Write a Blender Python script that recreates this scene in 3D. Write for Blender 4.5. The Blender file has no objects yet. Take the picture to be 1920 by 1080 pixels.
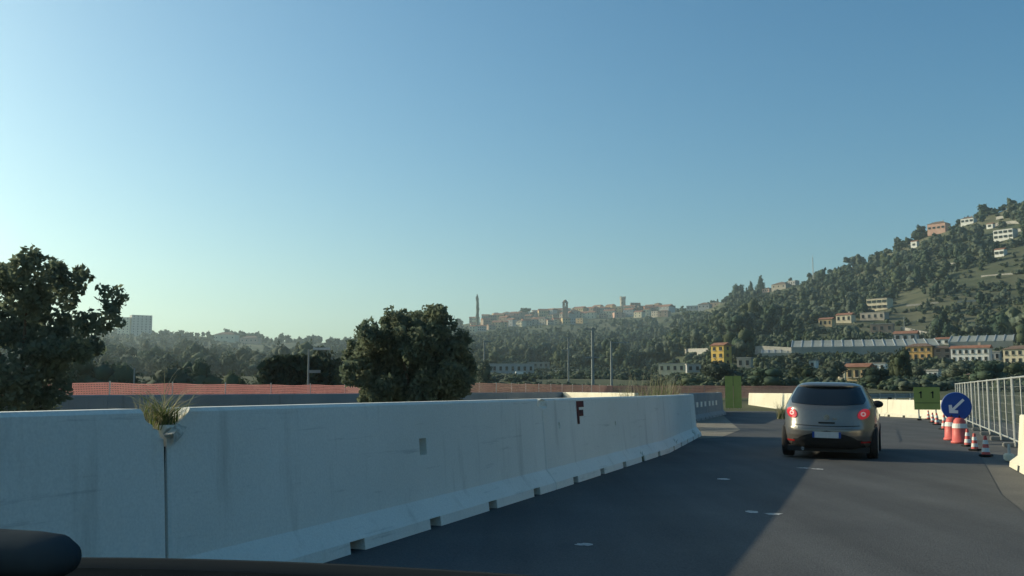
import bpy, bmesh, math, random
import numpy as np
from mathutils import Vector, Matrix, Euler, noise

S = bpy.context.scene
COL = S.collection
RNG = random.Random(7)
NR = np.random.default_rng(7)
R = math.radians

# ------------------------------------------------------------------ camera, sky, sun, exposure
F = 1800.0                       # focal length in pixels of a 1920 wide frame
HC = 1.27                        # eye height
PITCH = math.atan(192 / F)
cam = bpy.data.cameras.new('camera'); cam.sensor_width = 36; cam.lens = F / 1920 * 36
cam.clip_start = .05; cam.clip_end = 20000
co = bpy.data.objects.new('camera', cam); COL.objects.link(co)
co.location = (0, 0, HC); co.rotation_euler = (R(90) + PITCH, 0, 0)
S.camera = co

SUN_AZ, SUN_EL = -66.0, 20.5     # azimuth from +Y towards +X, elevation
W = bpy.data.worlds.new('World'); S.world = W; W.use_nodes = True
nt = W.node_tree; nt.nodes.clear()
sky = nt.nodes.new('ShaderNodeTexSky'); sky.sky_type = 'NISHITA'; sky.sun_disc = False
sky.sun_elevation = R(SUN_EL); sky.sun_rotation = R(SUN_AZ)
sky.air_density = 1.0; sky.dust_density = 1.9; sky.ozone_density = 1.0; sky.altitude = 0
tint = nt.nodes.new('ShaderNodeMix'); tint.data_type = 'RGBA'; tint.blend_type = 'MULTIPLY'; tint.inputs[0].default_value = 1
tint.inputs[7].default_value = (.73, .945, 1.01, 1)
bg = nt.nodes.new('ShaderNodeBackground'); bg.inputs[1].default_value = .105
wo = nt.nodes.new('ShaderNodeOutputWorld')
nt.links.new(sky.outputs[0], tint.inputs[6]); hs = nt.nodes.new('ShaderNodeHueSaturation'); hs.inputs['Saturation'].default_value = 1.25
nt.links.new(tint.outputs[2], hs.inputs['Color']); nt.links.new(hs.outputs[0], bg.inputs[0]); nt.links.new(bg.outputs[0], wo.inputs[0])

sl = bpy.data.lights.new('sun', 'SUN'); sl.energy = 4.0; sl.angle = R(.5); sl.color = (1, .87, .62)
so = bpy.data.objects.new('sun', sl); COL.objects.link(so)
SDIR = Vector((math.sin(R(SUN_AZ)) * math.cos(R(SUN_EL)), math.cos(R(SUN_AZ)) * math.cos(R(SUN_EL)), math.sin(R(SUN_EL))))
so.rotation_euler = SDIR.to_track_quat('Z', 'Y').to_euler()
S.view_settings.view_transform = 'Standard'; S.view_settings.look = 'None'
S.view_settings.gamma = 1; S.view_settings.use_curve_mapping = False
S.view_settings.exposure = 0.36
S.render.engine = 'CYCLES'
S.cycles.use_denoising = True; S.cycles.max_bounces = 6; S.cycles.volume_bounces = 1
S.cycles.transparent_max_bounces = 12; S.cycles.sample_clamp_indirect = 8

# ------------------------------------------------------------------ pixel rays and terrain
def ray(px, py):
    u, v = (px - 960) / F, (540 - py) / F
    return Vector((u, math.cos(PITCH) - v * math.sin(PITCH), math.sin(PITCH) + v * math.cos(PITCH)))
def at(px, py, Y):               # the point at forward distance Y on that line of sight
    d = ray(px, py); return Vector((0, 0, HC)) + d * (Y / d.y)
def gnd(px, py):
    d = ray(px, py); return Vector((0, 0, HC)) + d * (-HC / d.z)

TCOL = [-600, 0, 300, 460, 640, 760, 880, 960, 1060, 1170, 1260, 1330, 1420, 1520, 1600, 1700, 1800, 1920, 2200, 2700]
RIDGE_PY = [650, 645, 632, 640, 648, 630, 606, 596, 590, 585, 583, 576, 554, 531, 520, 480, 450, 420, 350, 320]
RIDGE_R = [1300, 1300, 1300, 1300, 1300, 1400, 1500, 1500, 1500, 1500, 1450, 1300, 1100, 1000, 930, 880, 850, 830, 830, 830]
ROWS_L = [(60, None), (110, None), (220, 722), (420, 704), (700, 680), (1000, 660)]
ROWS_T = [(60, None), (110, None), (200, 720), (350, 704), (520, 688), (720, 668), (1020, 634)]
ROWS_R = [(60, None), (100, 732), (170, 712), (250, 692), (330, 670), (420, 644), (600, 560)]
def profile(px):
    px = min(max(px, TCOL[0]), TCOL[-1])
    rp = float(np.interp(px, TCOL, RIDGE_PY)); rr = float(np.interp(px, TCOL, RIDGE_R))
    if px < 760: rows = ROWS_L
    elif px < 1290: rows = ROWS_T
    else: rows = ROWS_R
    def zs(rows):
        rs, z = [], []
        for r_, p_ in rows:
            if r_ > rr * .85: break
            rs.append(r_); z.append(-.02 if p_ is None else HC + (732 - p_) / F * r_)
        rz = HC + (732 - rp) / F * rr
        if rows is ROWS_R:
            z[-1] = z[-2] + (rz - z[-2]) * (rs[-1] - rs[-2]) / (rr - rs[-2]) * .92
        rs += [rr, rr * 1.25, rr * 1.8, 3400]; z += [rz, rz * .95, rz * .7, rz * .3]
        return rs, z
    return zs(rows), rows
PCACHE = {}
def zbase(px, r):
    def one(p, rows=None):
        k = round(p / 6)
        if k not in PCACHE: PCACHE[k] = profile(k * 6)[0]
        rs, z = PCACHE[k]; return float(np.interp(r, [0] + rs, [-.02] + z))
    return sum(one(px + d) for d in (-60, -30, 0, 30, 60)) / 5
def zt(x, y):
    r = math.hypot(x, y)
    az = math.atan2(x, y)
    px = 960 + F * math.tan(az) if abs(az) < 1.0 else (2700 if az > 0 else -600)
    z = zbase(px, r)
    k = min(max((r - 90) / 300, 0), 1)
    if k > 0:
        z += k * (noise.noise(Vector((x * .012, y * .012, 1))) * 3.0 + noise.noise(Vector((x * .035, y * .035, 5))) * 1.1)
    return z
def hit(px, py, rmin=90, rmax=2500):
    for k in range(14):          # a sight line just over a crest comes down to it
        p = hit_once(px, py + 2 * k, rmin, rmax)
        if p is not None: return p
def hit_once(px, py, rmin, rmax):
    d = ray(px, py); hl = math.hypot(d.x, d.y); r = rmin
    while r < rmax:
        t = r / hl; p = Vector((0, 0, HC)) + d * t
        if p.z <= zt(p.x, p.y): return p
        r *= 1.006
    return None
def proj(p):
    q = Vector(p) - Vector((0, 0, HC))
    yc = q.y * math.cos(PITCH) + q.z * math.sin(PITCH); zc = -q.y * math.sin(PITCH) + q.z * math.cos(PITCH)
    return 960 + F * q.x / yc, 540 - F * zc / yc

# ------------------------------------------------------------------ materials
MATS = {}
def mat(name, c, c2=None, scale=3.0, rough=.8, metal=0, bump=0, emit=0, coords='Object', detail=4, fine=0, spec=.3, trans=0, stretch=None, rnd=0, alpha=1, fv=.28):
    if name in MATS: return MATS[name]
    m = bpy.data.materials.new(name); m.use_nodes = True; n = m.node_tree.nodes; l = m.node_tree.links
    b = n['Principled BSDF']; b.inputs['Roughness'].default_value = rough; b.inputs['Metallic'].default_value = metal
    b.inputs['Specular IOR Level'].default_value = spec
    b.inputs['Base Color'].default_value = (*c, 1)
    tc = n.new('ShaderNodeTexCoord'); src = tc.outputs[coords]
    if stretch:
        mp = n.new('ShaderNodeMapping'); mp.inputs['Scale'].default_value = stretch; l.new(src, mp.inputs[0]); src = mp.outputs[0]
    out = None
    if c2 is not None:
        nz = n.new('ShaderNodeTexNoise'); nz.inputs['Scale'].default_value = scale; nz.inputs['Detail'].default_value = detail; l.new(src, nz.inputs['Vector'])
        cr = n.new('ShaderNodeValToRGB'); cr.color_ramp.elements[0].position = .33; cr.color_ramp.elements[1].position = .67
        cr.color_ramp.elements[0].color = (*c, 1); cr.color_ramp.elements[1].color = (*c2, 1)
        l.new(nz.outputs[0], cr.inputs[0]); out = cr.outputs[0]
    if fine:
        nf = n.new('ShaderNodeTexNoise'); nf.inputs['Scale'].default_value = fine; nf.inputs['Detail'].default_value = 3; l.new(tc.outputs[coords], nf.inputs['Vector'])
        mr = n.new('ShaderNodeMapRange'); mr.inputs[1].default_value = .3; mr.inputs[2].default_value = .7; mr.inputs[3].default_value = 1 - fv; mr.inputs[4].default_value = 1 + fv
        l.new(nf.outputs[0], mr.inputs[0])
        mx = n.new('ShaderNodeMix'); mx.data_type = 'RGBA'; mx.blend_type = 'MULTIPLY'; mx.inputs[0].default_value = 1
        if out: l.new(out, mx.inputs[6])
        else: mx.inputs[6].default_value = (*c, 1)
        l.new(mr.outputs[0], mx.inputs[7]); out = mx.outputs[2]
    if rnd:
        oi = n.new('ShaderNodeObjectInfo'); mr = n.new('ShaderNodeMapRange'); mr.inputs[3].default_value = 1 - rnd; mr.inputs[4].default_value = 1 + rnd
        l.new(oi.outputs['Random'], mr.inputs[0])
        mx = n.new('ShaderNodeMix'); mx.data_type = 'RGBA'; mx.blend_type = 'MULTIPLY'; mx.inputs[0].default_value = 1
        if out: l.new(out, mx.inputs[6])
        else: mx.inputs[6].default_value = (*c, 1)
        l.new(mr.outputs[0], mx.inputs[7]); out = mx.outputs[2]
    if out: l.new(out, b.inputs['Base Color'])
    if emit:
        b.inputs['Emission Color'].default_value = (*c, 1); b.inputs['Emission Strength'].default_value = emit
    if bump:
        nb = n.new('ShaderNodeTexNoise'); nb.inputs['Scale'].default_value = fine or scale * 6; nb.inputs['Detail'].default_value = 5; l.new(tc.outputs[coords], nb.inputs['Vector'])
        bp = n.new('ShaderNodeBump'); bp.inputs['Strength'].default_value = bump; bp.inputs['Distance'].default_value = .02; l.new(nb.outputs[0], bp.inputs['Height']); l.new(bp.outputs[0], b.inputs['Normal'])
    if trans:
        tr = n.new('ShaderNodeBsdfTranslucent'); ms = n.new('ShaderNodeMixShader'); ms.inputs[0].default_value = trans
        if out: l.new(out, tr.inputs[0])
        else: tr.inputs[0].default_value = (*c, 1)
        l.new(b.outputs[0], ms.inputs[1]); l.new(tr.outputs[0], ms.inputs[2]); l.new(ms.outputs[0], n['Material Output'].inputs[0])
    if alpha < 1: b.inputs['Alpha'].default_value = alpha
    MATS[name] = m; return m

def concrete_mat(name, c, c2, stain):
    m = mat(name, c, c2, scale=.7, rough=.92, bump=.08, fine=60, detail=7, fv=.06)
    n = m.node_tree.nodes; l = m.node_tree.links; b = n['Principled BSDF']
    old = b.inputs['Base Color'].links[0].from_socket
    tc = n.new('ShaderNodeTexCoord'); mp = n.new('ShaderNodeMapping'); mp.inputs['Scale'].default_value = (3.2, 3.2, .35); l.new(tc.outputs['Object'], mp.inputs[0])
    nz = n.new('ShaderNodeTexNoise'); nz.inputs['Scale'].default_value = 1.6; nz.inputs['Detail'].default_value = 7; nz.inputs['Roughness'].default_value = .65; l.new(mp.outputs[0], nz.inputs['Vector'])
    cr = n.new('ShaderNodeValToRGB'); cr.color_ramp.elements[0].position = .56; cr.color_ramp.elements[1].position = .86
    cr.color_ramp.elements[0].color = (0, 0, 0, 1); cr.color_ramp.elements[1].color = (.8, .8, .8, 1); l.new(nz.outputs[0], cr.inputs[0])
    mx = n.new('ShaderNodeMix'); mx.data_type = 'RGBA'; l.new(cr.outputs[0], mx.inputs[0]); l.new(old, mx.inputs[6]); mx.inputs[7].default_value = (*stain, 1)
    # scuffs drawn along the length
    mp = n.new('ShaderNodeMapping'); mp.inputs['Scale'].default_value = (6, .5, 9); l.new(tc.outputs['Object'], mp.inputs[0])
    nz = n.new('ShaderNodeTexNoise'); nz.inputs['Scale'].default_value = 1.3; nz.inputs['Detail'].default_value = 8; nz.inputs['Roughness'].default_value = .7; l.new(mp.outputs[0], nz.inputs['Vector'])
    cr = n.new('ShaderNodeValToRGB'); cr.color_ramp.elements[0].position = .60; cr.color_ramp.elements[1].position = .74
    cr.color_ramp.elements[0].color = (0, 0, 0, 1); cr.color_ramp.elements[1].color = (.5, .5, .5, 1); l.new(nz.outputs[0], cr.inputs[0])
    m2 = n.new('ShaderNodeMix'); m2.data_type = 'RGBA'; l.new(cr.outputs[0], m2.inputs[0]); l.new(mx.outputs[2], m2.inputs[6]); m2.inputs[7].default_value = (stain[0] * .55, stain[1] * .55, stain[2] * .55, 1)
    l.new(m2.outputs[2], b.inputs['Base Color'])
    return m

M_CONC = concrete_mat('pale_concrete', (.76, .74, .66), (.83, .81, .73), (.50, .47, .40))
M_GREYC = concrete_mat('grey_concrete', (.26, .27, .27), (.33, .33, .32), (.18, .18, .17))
M_CREAM = concrete_mat('cream_concrete', (.62, .58, .46), (.70, .66, .54), (.42, .38, .28))
M_FRACT = mat('fractured_concrete', (.55, .53, .46), (.68, .65, .56), scale=9, rough=.95, bump=.6, fine=40)
M_DARK = mat('black_plastic', (.012, .013, .015), rough=.5)
M_RUBBER = mat('rubber', (.015, .015, .016), rough=.75)
M_STEEL = mat('galvanised_steel', (.50, .51, .50), (.62, .62, .60), scale=6, rough=.45, metal=.55)
M_WOOD = mat('bark', (.10, .075, .05), (.16, .13, .09), scale=8, rough=.95, bump=.4)
M_RED = mat('red_plastic', (.58, .10, .085), (.66, .14, .12), scale=4, rough=.5)
M_WHITE = mat('white_plastic', (.75, .75, .72), (.66, .66, .62), scale=6, rough=.5)

# ------------------------------------------------------------------ mesh helpers
def link(name, me, m=None, parent=None, loc=None, smooth=False):
    o = bpy.data.objects.new(name, me); COL.objects.link(o)
    if m is not None and me is not None and not me.materials: me.materials.append(m)
    if parent: o.parent = parent
    if loc is not None: o.location = loc
    if smooth: me.polygons.foreach_set('use_smooth', [True] * len(me.polygons))
    return o
def thing(name, label, cat, loc=(0, 0, 0), rz=0, group=None, rot=None):
    o = bpy.data.objects.new(name, None); COL.objects.link(o); o.location = loc
    o.rotation_euler = rot or (0, 0, rz); o.empty_display_size = .1
    return tag(o, label, cat, group)
def tag(o, label=None, cat=None, group=None, kind=None):
    for k, v in (('label', label), ('category', cat), ('group', group), ('kind', kind)):
        if v: o[k] = v
    return o
class MB:                        # collects shapes and links them as one mesh
    def __init__(s): s.v = []; s.f = []
    def add(s, v, f):
        k = len(s.v); s.v += [tuple(p) for p in v]; s.f += [tuple(i + k for i in q) for q in f]; return s
    def box(s, c, d, rz=0, mtx=None):
        cx, cy, cz = c; x, y, z = d[0] / 2, d[1] / 2, d[2] / 2
        P = [Vector((a * x, b * y, e * z)) for a in (-1, 1) for b in (-1, 1) for e in (-1, 1)]
        M = mtx or Matrix.Rotation(rz, 3, 'Z'); P = [M @ p + Vector(c) for p in P]
        return s.add(P, [(0, 1, 3, 2), (4, 6, 7, 5), (0, 4, 5, 1), (2, 3, 7, 6), (0, 2, 6, 4), (1, 5, 7, 3)])
    def tube(s, pts, r, n=8, cap=True):
        pts = [Vector(p) for p in pts]; rs = r if isinstance(r, (list, tuple)) else [r] * len(pts); rings = []
        for i, p in enumerate(pts):
            d = (pts[min(i + 1, len(pts) - 1)] - pts[max(i - 1, 0)]).normalized()
            a = d.orthogonal().normalized(); b = d.cross(a)
            rings.append([p + (a * math.cos(t) + b * math.sin(t)) * rs[i] for t in (2 * math.pi * j / n for j in range(n))])
        V = [q for g in rings for q in g]; Fc = []
        for i in range(len(rings) - 1):
            for j in range(n): Fc.append((i * n + j, i * n + (j + 1) % n, (i + 1) * n + (j + 1) % n, (i + 1) * n + j))
        if cap: Fc += [tuple(reversed(range(n))), tuple(range((len(rings) - 1) * n, len(rings) * n))]
        return s.add(V, Fc)
    def lathe(s, prof, n=16, c=(0, 0, 0), axis='z'):
        V = []; Fc = []
        for r_, z_ in prof:
            for j in range(n):
                a = 2 * math.pi * j / n; p = (r_ * math.cos(a), r_ * math.sin(a), z_)
                if axis == 'y': p = (p[0], p[2], p[1])
                if axis == 'x': p = (p[2], p[0], p[1])
                V.append((p[0] + c[0], p[1] + c[1], p[2] + c[2]))
        for i in range(len(prof) - 1):
            for j in range(n): Fc.append((i * n + j, i * n + (j + 1) % n, (i + 1) * n + (j + 1) % n, (i + 1) * n + j))
        Fc += [tuple(reversed(range(n))), tuple(range((len(prof) - 1) * n, len(prof) * n))]
        return s.add(V, Fc)
    def prism(s, poly, y0, y1):  # polygon in xz, extruded along y
        n = len(poly); V = [(x, y0, z) for x, z in poly] + [(x, y1, z) for x, z in poly]
        return s.add(V, [tuple(range(n)), tuple(reversed(range(n, 2 * n)))] + [(i, i + n, (i + 1) % n + n, (i + 1) % n) for i in range(n)])
    def mesh(s, name):
        me = bpy.data.meshes.new(name); me.from_pydata(s.v, [], s.f)
        bm = bmesh.new(); bm.from_mesh(me); bmesh.ops.recalc_face_normals(bm, faces=bm.faces); bm.to_mesh(me); bm.free(); return me
    def build(s, name, m, parent=None, loc=None, smooth=False, bevel=0):
        me = s.mesh(name)
        if bevel:
            bm = bmesh.new(); bm.from_mesh(me); bmesh.ops.bevel(bm, geom=bm.edges[:], offset=bevel, segments=2, affect='EDGES', clamp_overlap=True); bm.to_mesh(me); bm.free()
        return link(name, me, m, parent, loc, smooth)
def np_mesh(name, V, Q, m=None):
    me = bpy.data.meshes.new(name); V = np.asarray(V, dtype=np.float32); Q = np.asarray(Q, dtype=np.int32); k = Q.shape[1]
    me.vertices.add(len(V)); me.vertices.foreach_set('co', V.ravel())
    me.loops.add(Q.size); me.loops.foreach_set('vertex_index', Q.ravel())
    me.polygons.add(len(Q)); me.polygons.foreach_set('loop_start', np.arange(len(Q), dtype=np.int32) * k)
    me.update(calc_edges=True)
    if m: me.materials.append(m)
    return me
def sheet(name, left, right, z, m, parent=None, kind='structure'):
    V = []; Fc = []
    for a, b in zip(left, right):
        for t in (0, .5, 1): V.append((a[0] + (b[0] - a[0]) * t, a[1] + (b[1] - a[1]) * t, z))
    for i in range(len(left) - 1):
        for j in range(2): Fc.append((i * 3 + j, i * 3 + j + 1, i * 3 + j + 4, i * 3 + j + 3))
    me = bpy.data.meshes.new(name); me.from_pydata(V, [], Fc); o = link(name, me, m, parent)
    if kind and not parent: o['kind'] = kind
    return o
def copy_tree(o, parent=None):
    c = o.copy(); COL.objects.link(c)
    if parent: c.parent = parent
    for ch in list(o.children): copy_tree(ch, c)
    return c
def quads_cloud(C, size, up=.35, aspect=1.6):
    """leaf quads at centres C"""
    n = len(C); a = NR.normal(size=(n, 3)); a /= np.linalg.norm(a, axis=1)[:, None]
    b = np.cross(a, NR.normal(size=(n, 3)) + np.array([0, 0, up])); b /= np.linalg.norm(b, axis=1)[:, None] + 1e-9
    s = size * NR.uniform(.6, 1.3, (n, 1)); a = a * s * aspect / 2; b = b * s / 2
    V = np.stack([C - a, C - b * .9, C + a, C + b * .9], 1).reshape(-1, 3)
    return V, np.arange(4 * n).reshape(n, 4)
def lobes_cloud(lobes, n, sub=12, subr=.38, shell=.55, top=.92):
    """points in sub-clumps on the lobes (x, y, z, r)"""
    L = np.array([(*l[:3], l[3]) for l in lobes]); w = L[:, 3] ** 2; w /= w.sum()
    subs = []
    for l in L:
        d = NR.normal(size=(sub, 3)); d /= np.linalg.norm(d, axis=1)[:, None]
        rr = l[3] * NR.uniform(shell, top, (sub, 1)); rs = l[3] * subr * NR.uniform(.6, 1.25, sub)
        for p, q in zip(l[:3] + d * rr, rs): subs.append((*p, q))
    subs = np.array(subs); w = subs[:, 3] ** 2.2; w /= w.sum(); k = NR.choice(len(subs), n, p=w)
    d = NR.normal(size=(n, 3)); d /= np.linalg.norm(d, axis=1)[:, None]
    return subs[k, :3] + d * subs[k, 3:4] * (NR.uniform(.25, 1, (n, 1)) ** .5)

# ------------------------------------------------------------------ terrain
def build_terrain():
    azs = []
    a = -180.0
    while a < 180: azs.append(a); a += .35 if -34 < a < 34 else (1 if -60 < a < 60 else 6)
    rs = [0, 6, 14, 25, 40, 60, 75, 90] + [100 * 1.022 ** i for i in range(0, 162)]
    rs = [r for r in rs if r < 3300]
    V = []; Q = []
    for r in rs:
        for a in azs:
            x, y = r * math.sin(R(a)), r * math.cos(R(a)); V.append((x, y, zt(x, y) if r > 0 else -.02))
    n = len(azs)
    for i in range(len(rs) - 1):
        for j in range(n): Q.append((i * n + j, i * n + (j + 1) % n, (i + 1) * n + (j + 1) % n, (i + 1) * n + j))
    m = mat('dry_hillside_ground', (.085, .085, .042), (.20, .165, .10), scale=.02, rough=1, coords='Generated', spec=.05)
    n_ = m.node_tree.nodes; l = m.node_tree.links
    b = n_['Principled BSDF']; b.inputs['Specular IOR Level'].default_value = .05
    # world position drives the patches
    for nd in [x for x in n_ if x.type in ('TEX_NOISE', 'TEX_COORD', 'VALTORGB')]: n_.remove(nd)
    g = n_.new('ShaderNodeNewGeometry')
    def nz(scale, lo, hi, det=6):
        t = n_.new('ShaderNodeTexNoise'); t.inputs['Scale'].default_value = scale; t.inputs['Detail'].default_value = det; l.new(g.outputs['Position'], t.inputs['Vector'])
        mr = n_.new('ShaderNodeMapRange'); mr.inputs[1].default_value = lo; mr.inputs[2].default_value = hi; l.new(t.outputs[0], mr.inputs[0]); return mr.outputs[0]
    def mix(f, a_, b_):
        x = n_.new('ShaderNodeMix'); x.data_type = 'RGBA'; l.new(f, x.inputs[0])
        for s_, i in ((a_, 6), (b_, 7)):
            if isinstance(s_, tuple): x.inputs[i].default_value = (*s_, 1)
            else: l.new(s_, x.inputs[i])
        return x.outputs[2]
    c = mix(nz(.012, .38, .6), (.070, .088, .052), (.15, .145, .09))
    c = mix(nz(.09, .5, .7), c, (.045, .065, .038))
    c = mix(nz(1.4, .45, .8), c, (.12, .12, .075))
    l.new(c, b.inputs['Base Color'])
    me = bpy.data.meshes.new('terrain'); me.from_pydata(V, [], Q); me.polygons.foreach_set('use_smooth', [True] * len(me.polygons))
    o = link('terrain', me, m); o['kind'] = 'structure'
build_terrain()

# ------------------------------------------------------------------ road surfaces
M_ASPH = mat('asphalt', (.068, .070, .072), (.088, .089, .089), scale=.55, rough=.88, bump=.35, fine=70, detail=6, spec=.25)
M_SHOULDER = mat('old_asphalt', (.095, .093, .088), (.13, .125, .115), scale=.8, rough=.95, bump=.3, fine=45, detail=6)
M_GRAVEL = mat('gravel', (.19, .165, .13), (.25, .225, .18), scale=1.5, rough=1, bump=.5, fine=25, detail=6)
M_PAINT = mat('worn_paint', (.55, .55, .52), (.30, .30, .29), scale=6, rough=.8, fine=30)
JOINTS = [(-9.07, -13.4), (-6.69, -6.96), (-4.29, -.58), (-1.911, 5.79), (.57, 12.44), (3.2, 19.7), (5.28, 27.0)]
road_l = [(-9.4, -13.9), (-4.6, -.9), (.2, 11.9), (2.75, 18.9), (5.0, 27.0), (6.6, 34), (8.0, 40), (10.0, 48), (12.0, 58), (12.8, 66), (12.2, 76), (9, 88), (3, 98)]
road_r = [(-3.6, -13.9), (1.2, -.9), (5.96, 11.9), (9.1, 18.9), (12.7, 27.0), (15.4, 34), (17.2, 40), (17.6, 48), (16.8, 58), (16.2, 66), (16.4, 78), (14, 92), (7, 104)]
road = sheet('road', road_l, road_r, .010, M_ASPH)
_n = M_ASPH.node_tree.nodes; _l = M_ASPH.node_tree.links; _b = _n['Principled BSDF']; _old = _b.inputs['Base Color'].links[0].from_socket
_tc = _n.new('ShaderNodeTexCoord'); _mp = _n.new('ShaderNodeMapping'); _mp.inputs['Rotation'].default_value = (0, 0, R(21)); _mp.inputs['Scale'].default_value = (1.0, .07, 1)
_nz = _n.new('ShaderNodeTexNoise'); _nz.inputs['Scale'].default_value = 1.1; _nz.inputs['Detail'].default_value = 7; _nz.inputs['Roughness'].default_value = .6
_mr = _n.new('ShaderNodeMapRange'); _mr.inputs[1].default_value = .3; _mr.inputs[2].default_value = .7; _mr.inputs[3].default_value = .8; _mr.inputs[4].default_value = 1.25
_mx = _n.new('ShaderNodeMix'); _mx.data_type = 'RGBA'; _mx.blend_type = 'MULTIPLY'; _mx.inputs[0].default_value = 1
_l.new(_tc.outputs['Object'], _mp.inputs[0]); _l.new(_mp.outputs[0], _nz.inputs['Vector']); _l.new(_nz.outputs[0], _mr.inputs[0]); _l.new(_old, _mx.inputs[6]); _l.new(_mr.outputs[0], _mx.inputs[7]); _l.new(_mx.outputs[2], _b.inputs['Base Color'])
sheet('road_shoulder', [(x - .3, y) for x, y in road_r[:9]], [(x + 2.6, y - .6) for x, y in road_r[:8]] + [(17.6, 58)], .002, M_SHOULDER)
sheet('gravel_verge', [(3.0, 24), (4.5, 30), (5.5, 38), (7.5, 48)], [(5.6, 26), (7.3, 31), (8.6, 38), (10.5, 48)], .016, M_GRAVEL)
def marking(px, py, wpx, ln, label=None):
    p = gnd(px, py); w = wpx / F * p.y; mb = MB(); n = 16
    pts = []
    for i in range(n):
        a = 2 * math.pi * i / n; pts.append((p.x + math.cos(a) * w / 2 * RNG.uniform(.6, 1.1), p.y + math.sin(a) * ln / 2 * RNG.uniform(.45, 1.1), .0145))
    mb.add(pts, [tuple(range(n))]); mb.build('road_marking', M_PAINT, road)
for a in ((1095, 1024, 40, .20), (1357, 900, 26, .26), (1408, 962, 30, .22), (1452, 966, 36, .2), (1508, 879, 30, .25), (1533, 881, 24, .25)): marking(*a)
# sealed cracks and tyre-polished patches along the lane, following its heading
M_SEAL = mat('crack_sealant', (.022, .022, .024), rough=.6)
for x0, y0, ln in ((9.6, 24, 8.0),):
    mb = MB(); V = []; k = 14
    for i in range(k):
        t = i / (k - 1); x = x0 + t * ln * .36 + RNG.uniform(-.06, .06); y = y0 + t * ln * .93; w = RNG.uniform(.012, .03)
        V += [(x - w, y, .0135), (x + w, y, .0135)]
    mb.add(V, [(2 * i, 2 * i + 1, 2 * i + 3, 2 * i + 2) for i in range(k - 1)]); mb.build('crack_seal', M_SEAL, road)

# ------------------------------------------------------------------ concrete barriers
PROF = [(0, 0), (.015, .09), (.135, .25), (.195, 1.125), (.22, 1.15), (.38, 1.15), (.405, 1.125), (.465, .25), (.585, .09), (.60, 0)]
def barrier_mesh(L, height=1.15, notches=True):
    """length along +Y, the toe of the road face at x = 0, the back at x = -0.6"""
    P = [(-x, z * height / 1.15) for x, z in PROF]; N = list(P)
    # a notch: the foot is cut back under a flat lintel at z = .09
    A = [(0, 0), (-.012, .09), (-.0122, .0905)] + P[2:8] + [(-.5878, .0905), (-.588, .09), (-.60, 0)]
    N = [(-.24, 0), (-.24, .09), (-.0122, .0905)] + P[2:8] + [(-.5878, .0905), (-.36, .09), (-.36, 0)]
    st = [(.0, 'E'), (.02, 'A')]
    if notches:
        k = max(1, int(L / 1.33)); c0 = (L - (k - 1) * 1.44) / 2 - .08
        for i in range(k):
            c = c0 + i * 1.44; w = .115
            st += [(c - w, 'A'), (c - w, 'B'), (c + w, 'B'), (c + w, 'A')]
    st += [(L - .02, 'A'), (L, 'E')]
    V = []; Fc = []
    for y, k in st:
        pr = {'A': A, 'B': N, 'E': [(-.3 + (x + .3) * .93, z * (.985 if z > .5 else 1)) for x, z in A]}[k]
        V += [(x, y, z) for x, z in pr]
    n = 12
    for i in range(len(st) - 1):
        for j in range(n): Fc.append((i * n + j, i * n + (j + 1) % n, (i + 1) * n + (j + 1) % n, (i + 1) * n + j))
    Fc += [tuple(range(n)), tuple(reversed(range((len(st) - 1) * n, len(st) * n)))]
    me = bpy.data.meshes.new('barrier'); me.from_pydata(V, [], Fc)
    bm = bmesh.new(); bm.from_mesh(me)
    # toe crease as its own row already; split the long face so that cutters and shading behave
    bmesh.ops.recalc_face_normals(bm, faces=bm.faces); bm.to_mesh(me); bm.free()
    return me
def rough_ball(r, c, seed, amp=.35, sc=(1, 1, 1)):
    bm = bmesh.new(); bmesh.ops.create_icosphere(bm, subdivisions=2, radius=1)
    for v in bm.verts:
        k = 1 + amp * noise.noise(v.co * 1.7 + Vector((seed, 0, 0))); v.co = Vector((v.co.x * r * sc[0] * k, v.co.y * r * sc[1] * k, v.co.z * r * sc[2] * k)) + Vector(c)
    me = bpy.data.meshes.new('chip'); bm.to_mesh(me); bm.free(); return me
def cut(me, cutters):
    o = bpy.data.objects.new('tmp', me); COL.objects.link(o); tmp = []
    for c in cutters:
        q = bpy.data.objects.new('tmpc', c); COL.objects.link(q); tmp.append(q)
        md = o.modifiers.new('b', 'BOOLEAN'); md.operation = 'DIFFERENCE'; md.solver = 'EXACT'; md.object = q
    dg = bpy.context.evaluated_depsgraph_get(); dg.update()
    out = bpy.data.meshes.new_from_object(o.evaluated_get(dg))
    for q in tmp + [o]: bpy.data.objects.remove(q)
    out.materials.clear(); return out
M_RUBBER = MATS['rubber']
def place_barrier(p0, p1, label, m=M_CONC, height=1.15, group='concrete barriers along the road', cutters=None, gap=.012, meshes={}):
    d = Vector((p1[0] - p0[0], p1[1] - p0[1], 0)); L = d.length - 2 * gap; h = math.atan2(d.x, d.y)
    t = thing('concrete_barrier', label, 'concrete barrier', (p0[0] + d.normalized().x * gap, p0[1] + d.normalized().y * gap, .012), -h, group)
    key = (round(L, 1), height)
    if cutters: me = cut(barrier_mesh(L, height), cutters)
    elif key in meshes: me = meshes[key].copy(); me.materials.clear()
    else: me = barrier_mesh(L, height); meshes[key] = me
    b = link('barrier_body', me, m, t)
    MB().box((-.3, L + gap, .52), (.20, gap * 1.9, .80)).build('joint_filler', M_RUBBER, t)
    return t, L
def boxm(c, d):
    return MB().box(c, d).mesh('cutter')
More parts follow.
